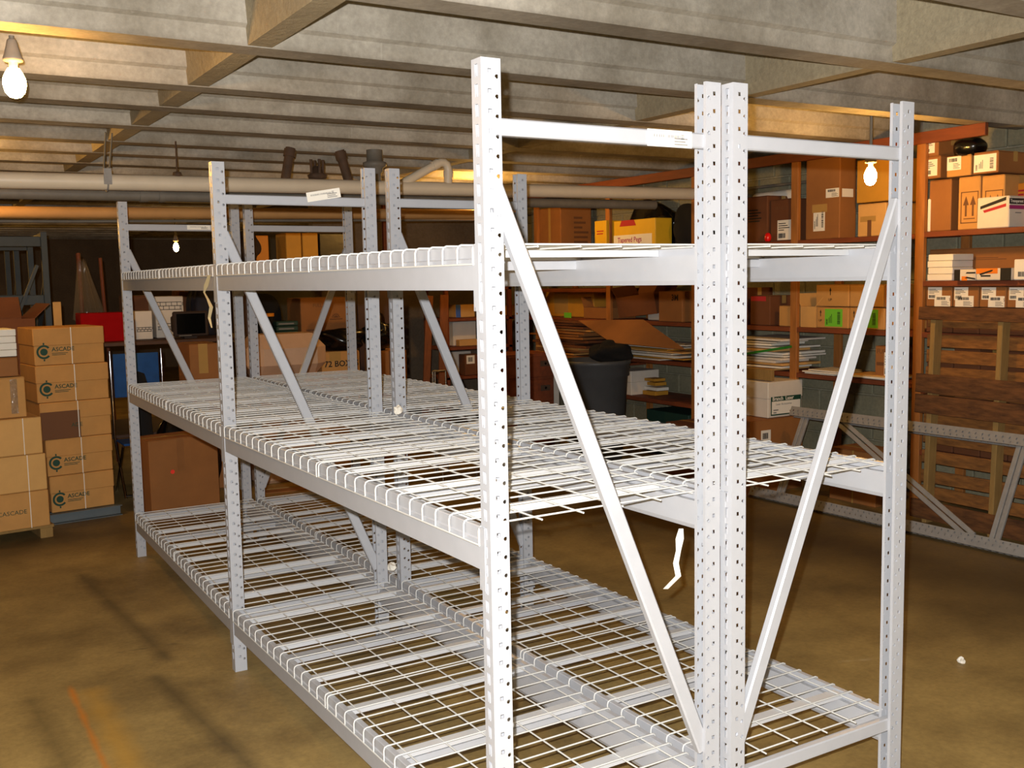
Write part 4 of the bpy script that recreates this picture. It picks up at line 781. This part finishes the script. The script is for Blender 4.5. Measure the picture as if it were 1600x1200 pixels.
def quad(name, label, cat, P, th, m):
    P = [Vector(p) for p in P]; n = (P[1]-P[0]).cross(P[3]-P[0]).normalized()*th
    o = MB().add([p-n/2 for p in P]+[p+n/2 for p in P], [[0, 1, 2], [0, 2, 3], [6, 5, 4], [7, 6, 4], [0, 4, 5, 1], [1, 5, 6, 2], [2, 6, 7, 3], [3, 7, 4, 0]]).build(name, m); return tag(o, label, cat)
quad('cardboard_sheet', 'large orange-brown cardboard sheet sliding off the shelf in front of the paper sheaves', 'cardboard sheet', [(5.12, 6.95, 1.405), (5.37, 6.12, 1.425), (5.22, 5.28, 1.16), (5.02, 6.22, 1.20)], .008, CARD2)
carton('carton_tray', 'dark open carton tipped on its side on the middle shelf, left of the 3M carton', 'carton', (5.45, 6.32, 1.46), (.58, .34, .22), 0, CARD3, None, 'open', (), (.12, -.10, -PI/2+.1))
carton('carton_tray', 'shallow empty carton tray on the middle shelf above the flattened cartons', 'carton', (5.46, 7.08, 1.415), (.5, .36, .12), -PI/2, CARD2, None, 'open')
o = MB().box(0, 0, 0, .14, .008, .06).build('tag', GREEN, None, loc=(5.41, 7.66, 1.412), rot=(0, 0, -PI/2)); tag(o, 'small green tag sheet at the front of the middle shelf, left', 'tag')
# white papers and folded green cloth
rn = random.Random(12)
sheets(12, 4.12, 4.72, 1.018, .024, [PAPER, MATS['WB'], PAPER, CARD4], 'white paper sheaf, %s from below, in the heap with the green sheet', 'paper_sheaf', 'paper heap left of the stud', 21, 5.30)
quad('green_sheet', 'folded bright green sheet sticking out of the paper heap', 'folder', [(5.28, 4.58, 1.15), (5.5, 4.58, 1.16), (5.5, 4.10, 1.245), (5.28, 4.06, 1.235)], .02, mat('green_cloth', '#1f7a22', .7, noise=.1))
sheets(3, 3.55, 3.93, 1.018, .014, [PAPER, MATS['WB']], 'loose white paper, %s of three, on the shelf under the UP cartons', 'paper_sheaf', 'loose papers right of the stud', 33, 5.34, 5.7)
sheets(3, 3.0, 3.45, 1.018, .012, [CARD4, PAPER], 'cream paper, %s of three, on the low shelf behind the grey brace', 'paper_sheaf', 'papers behind the grey brace', 34, 5.34, 5.7)
sheets(4, 6.15, 6.4, .606, .05, [CARD4, MATS['GOLD'], PAPER], 'small book, %s of four, piled behind the white low-shelf box', 'book', 'books on the low shelf', 35, 5.55, 5.75)
t = tag(MB().box(0, 0, 0, .04, .72, .095, .004).build('plank', PALLETL, None, loc=(5.06, 3.99, .965)), 'short timber offcut lying on the green-labelled file box', 'plank')
o = blob('black_pan', 'black rounded bag on the carton with the small white sheet', 'bag', (5.52, 2.47, 2.702), (.11, .125, .085), BAGM, .1, 9)
o = blob('black_bag', 'black plastic bag slumped behind the yellow peg carton, top shelf', 'bag', (5.79, 6.45, 2.162), (.13, .42, .27), BAGM, .25, 11, fq=4)
o = blob('black_jacket', 'black cloth bundle at the right end of the top shelf behind the stud', 'cloth', (5.66, 5.70, 2.165), (.16, .22, .24), CLOTH, .25, 13)
o = MB().lathe([(.001, -.26), (.05, -.255), (.055, -.24), (.055, .24), (.05, .255), (.001, .26)], 14, M=Matrix.Rotation(PI/2, 4, 'X')).build('paper_roll', PAPER, None, loc=(5.74, 4.62, 2.585)); tag(o, 'white roll lying on top of the brown cartons, top shelf', 'roll')
o = blob('red_lamp', 'red plastic shade standing by the dark cartons, top shelf', 'lamp', (5.40, 4.38, 2.165), (.03, .03, .045), mat('red_plastic', '#e01512', .3, noise=0), .02, 2)
MB().box(0, 0, 0, .038, 1.2, .09, .003).build('batten', PINE, bpy.data.objects['wooden_shelving'], loc=(.5, .95, 2.05))
MB().box(0, 0, 0, .05, .05, .24, .003).build('shelf_cleat', PINE, bpy.data.objects['wooden_shelving'], loc=(.5, 2.15, 1.805))
# ------------------------------------------------------------------ goods beyond the racks
DW = mat('dark_bench_wood', '#4a2f1c', .7, noise=.25, scale=4)
def bench(name, label, cat, x0, x1, y0, y1, tops, h, m=DW, leg=.05):
    t = thing(name, label, cat, (x0, y0, 0))
    for z in tops: MB().box(0, 0, z-.035, x1-x0, y1-y0, z, .004).build('board', m, t)
    for x in (0, x1-x0-leg):
        for y in (0, y1-y0-leg): MB().box(x, y-(.0 if y else .0), 0, x+leg, y+leg, h, .003).build('leg', m, t)
    return t
bench('work_bench', 'long dark wooden bench carrying the monitor and brick-print boxes', 'bench', .10, 1.75, 7.62, 8.80, (1.358, .5), 1.32)
bench('shelf_unit', 'dark shelf unit with golden cartons on top, behind the far frame', 'shelving', 1.85, 3.55, 8.5, 9.25, (1.243, 2.10), 2.10)
bench('shelf_unit', 'brown corner shelf unit seen between the leaning planks and the near upright', 'shelving', 4.36, 5.3, 8.66, 9.25, (.70, 1.06, 1.41, 1.78), 1.9, PINEX)
t = thing('monitor', 'dark box monitor on the bench behind the far left bay', 'monitor', (1.12, 7.72, 1.36))
MB().box(-.165, 0, .02, .165, .05, .262, .012).box(-.13, .05, .04, .13, .30, .23, .03).build('housing', MATS['DARK'], t); MB().box(-.135, -.003, .045, .135, 0, .24).build('screen', mat('dark_glass', '#050505', .12, noise=0), t); MB().box(-.06, .03, 0, .06, .2, .02).build('foot', MATS['DARK'], t); MB().box(-.12, -.004, .026, .0, 0, .034).build('badge', PIPEG, t)
blob('blue_black_bag', 'dark bag with an orange patch on the bench above the monitor', 'bag', (1.38, 8.3, 1.36), (.16, .15, .30), mat('dark_blue_cloth', '#15131f', .8, noise=.3), .2, 15)
blob('orange_bag', 'small orange bag at the back of the bench', 'bag', (1.22, 8.55, 1.36), (.08, .08, .30), CARD2, .2, 16)
t = thing('folding_chair', 'blue canvas chair with chrome tubes beside the tied cartons', 'chair', (.55, 7.5, 0))
MB().box(-.20, -.012, .86, .20, 0, 1.26, .005).build('backrest', BLUE, t); MB().box(-.21, -.36, .46, .21, -.02, .48, .005).build('seat', BLUE, t)
for x in (-.225, .225):
    MB().tube([(x, -.42, 0), (x, -.02, .5), (x, -.005, 1.29)], .012, 8).build('leg', CHROME, t); MB().tube([(x, .02, 0), (x, -.42, .47)], .012, 8).build('leg', CHROME, t)
MB().tube([(-.225, -.41, .02), (.225, -.41, .02)], .010, 8).build('stretcher', CHROME, t)
o = MB().lathe([(.001, 0), (.09, .01), (.1, .5), (.085, 1.0), (.05, 1.13), (.001, 1.15)], 14).build('golf_bag', CLOTH, None, loc=(.42, 6.75, 0)); tag(o, 'tall black bag standing in front of the blue chair', 'bag')
t = thing('wrapped_bale', 'big pinkish tan paper-wrapped bale behind the middle frames', 'bale', (1.84, 6.95, 0))
WRAP = mat('tan_wrap_paper', '#c8a384', .6, noise=.1, scale=4, bump=.3, bscale=8)
for i, (w, z0, z1) in enumerate(((.37, 0, .50), (.38, .50, .98), (.39, .98, 1.40))):
    MB().box(-w+.02*(i % 2), 0, z0, w, .55, z1-.004, .03 if i < 2 else .13).build('wrapped_layer', WRAP, t)
blob('black_bag', 'black rubbish bag lying on the 72 BOXES carton', 'bag', (2.60, 7.62, 1.18), (.22, .2, .13), BAGM, .32, 21, fq=3.6)
blob('black_bag', 'black rubbish bag standing behind the second frame, on the orange carton', 'bag', (3.05, 7.7, 1.15), (.14, .16, .22), BAGM, .30, 22, fq=3.6)
o = MB().lathe([(.085, 0), (.10, .27), (.105, .27), (.105, .30), (.095, .30), (.08, .01)], 16).build('bin', mat('dark_mesh', '#3a3530', .5, noise=.3, scale=60), None, loc=(2.15, 8.7, 1.245)); tag(o, 'grey mesh bin with an orange rim on the dark shelf unit', 'bin')
MB().lathe([(.107, .27), (.107, .305), (.093, .305)], 16).build('rim', MATS['ORG'], o)
blob('black_hat', 'black flat bundle above the mesh bin', 'bag', (2.2, 9.0, 1.245), (.24, .16, .30), CLOTH, .15, 23)
blob('dark_bundle', 'dark mixed bundle on the high back shelf left of the golden cartons', 'bag', (2.02, 8.78, 2.10), (.13, .15, .20), MATS['DARK'], .35, 24)
t = thing('door_sheet', 'tall dark brown panel standing behind the second frame', 'panel', (3.0, 8.02, 0), rot=(-.05, 0, 0)); MB().box(0, 0, 0, .48, .04, 1.80, .004).build('panel', mat('dark_brown_panel', '#3b2115', .6, noise=.2), t); MB().tube([(.06, -.012, 1.33), (.13, -.012, 1.22)], .007, 6).build('handle', PIPEG, t)
for i, (x, lean, lab) in enumerate(((3.74, .10, 'orange plank leaning left of its twin by the corner shelf unit'), (3.95, .08, 'orange plank leaning nearest the corner shelf unit'))):
    o = MB().box(0, 0, 0, .085+.02*i, .022, 1.72, .003).build('plank', mat('dark_orange_plank', '#74401d', .8, noise=.25, stretch=(6, 6, 1)), None, loc=(x-.12, 7.9, 0), rot=(-.06, lean, 0)); tag(o, lab, 'plank', 'planks leaning in the back corner')
t = thing('folding_chair', 'chair with bright chrome back legs behind the middle deck of the second bay', 'chair', (3.16, 6.5, 0))
for x in (-.07, -.045, .07): MB().tube([(x, 0, 0), (x, 0, 1.0)], .010, 8).build('leg', CHROME, t)
MB().tube([(-.07, 0, 1.0), (.07, 0, 1.0)], .010, 8).build('back_rail', CHROME, t); MB().box(-.2, -.4, .44, .2, -.0, .47, .01).build('seat', CLOTH, t)
for x in (-.18, .18): MB().tube([(x, -.38, 0), (x, -.36, .45)], .010, 8).build('leg', CHROME, t)
# floor level beyond the decks
blob('black_bag', 'black rubbish bag piled behind the big carton with the red dot', 'bag', (.84, 6.9, 0), (.26, .13, .44), BAGM, .25, 31, fq=4)
for i in range(4):
    o = MB().box(0, 0, 0, 1.1, .14, .03, .003).build('plank', PALLETL if i % 2 else CARD2, None, loc=(1.25+.05*i, 6.1+.17*i, .0), rot=(0, 0, -.12)); tag(o, '%s board on the floor behind the second frames' % ('nearest loose', 'second loose', 'third loose', 'farthest loose')[i], 'plank', 'loose boards on the floor')
# supports of the two carton stacks
for y, lab in ((6.36, 'grey steel channel on the floor under the front of the tied cartons'), (6.82, 'grey steel channel on the floor under the back of the tied cartons')):
    o = MB().prism([(0, 0), (.06, 0), (.06, .082), (0, .082), (0, .077), (.055, .077), (.055, .005), (0, .005)], 'x', -.62, .30).build('steel_channel', STEELB, None, loc=(-.12, y+.04, 0), rot=(0, 0, .12)); tag(o, lab, 'steel beam', 'steel channels under the tied cartons')
t = thing('wooden_pallet', 'low wooden pallet under the left stack of tied cartons', 'pallet', (-.95, 5.88, 0), .12)
for i in range(4): MB().box(-.62, .02+.14*i, .075, .56, .13+.14*i, .097, .002).build('board', PALLETL, t)
for x in (-.58, -.05, .46): MB().box(x, .02, 0, x+.09, .56, .075, .003).build('stringer', PALLETL, t)
# distant rack and hanging film at the far left
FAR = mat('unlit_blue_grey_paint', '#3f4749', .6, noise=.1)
def far_frame(par, x, y0, y1):
    f = thing('upright_frame', None, None, (x, y0, 0)); f.parent = par
    d = y1-y0
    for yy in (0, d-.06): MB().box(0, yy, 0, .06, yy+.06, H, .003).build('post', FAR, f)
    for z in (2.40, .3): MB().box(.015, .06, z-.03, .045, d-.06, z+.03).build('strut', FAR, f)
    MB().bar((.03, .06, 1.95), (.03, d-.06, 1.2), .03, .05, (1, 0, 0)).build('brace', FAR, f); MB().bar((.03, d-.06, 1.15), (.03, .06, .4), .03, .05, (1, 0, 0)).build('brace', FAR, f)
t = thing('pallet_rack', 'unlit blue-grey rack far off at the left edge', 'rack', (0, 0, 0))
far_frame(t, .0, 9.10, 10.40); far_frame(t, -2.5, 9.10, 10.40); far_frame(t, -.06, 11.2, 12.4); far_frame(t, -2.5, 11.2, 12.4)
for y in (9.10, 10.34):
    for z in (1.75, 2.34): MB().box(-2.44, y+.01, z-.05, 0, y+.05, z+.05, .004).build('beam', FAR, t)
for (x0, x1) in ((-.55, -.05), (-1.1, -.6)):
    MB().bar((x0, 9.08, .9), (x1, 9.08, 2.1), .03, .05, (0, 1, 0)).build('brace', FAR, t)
carton('carton', 'orange-lit carton on the floor under the far rack', 'carton', (-.25, 9.3, 0), (.5, .5, 1.3), .05, CARD2, None, 'flaps')
carton('carton', 'small orange carton on top of the tall carton under the far rack', 'carton', (-.2, 9.35, 1.305), (.25, .3, .22), .1, CARD2, None, 'flaps')
t = thing('film_bag', 'clear plastic film hanging from a pole behind the tied cartons', 'plastic film', (.352, 8.95, .02))
FILM = mat('clear_film', '#a58a66', .12, noise=0, alpha=.32, spec=.9)
b = MB(); n = 15; vs = []
for j in range(6):
    for i in range(n):
        a = -.8+1.6*i/(n-1); f = j/5; w = .05+.17*f
        vs.append((a*w+.05*f, (.05 if i % 2 else -.03)*(.4+f), 2.12-.62*f+.03*math.sin(i*2.1)))
fs = [[j*n+i, j*n+i+1, (j+1)*n+i+1, (j+1)*n+i] for j in range(5) for i in range(n-1)]
b.add(vs, fs, True); b.build('film', FILM, t)
MB().tube([(0, .06, 0), (-.02, .06, 2.2)], .022, 8).build('pole', PINEX, t); MB().tube([(.26, .1, 0), (.19, .06, 2.15)], .018, 8).build('pole', PINEX, t)
o = MB().box(0, 0, 0, .07, .02, 1.74, .002).build('plank', CARD4, None, loc=(-.06, 8.0, 0)); tag(o, 'cream upright board between the carton stacks and the hanging film', 'plank')
blob('dark_bag', 'dark bag heaped beside the red cabinet', 'bag', (.10, 7.38, 0), (.13, .12, .90), MATS['DARK'], .15, 41)
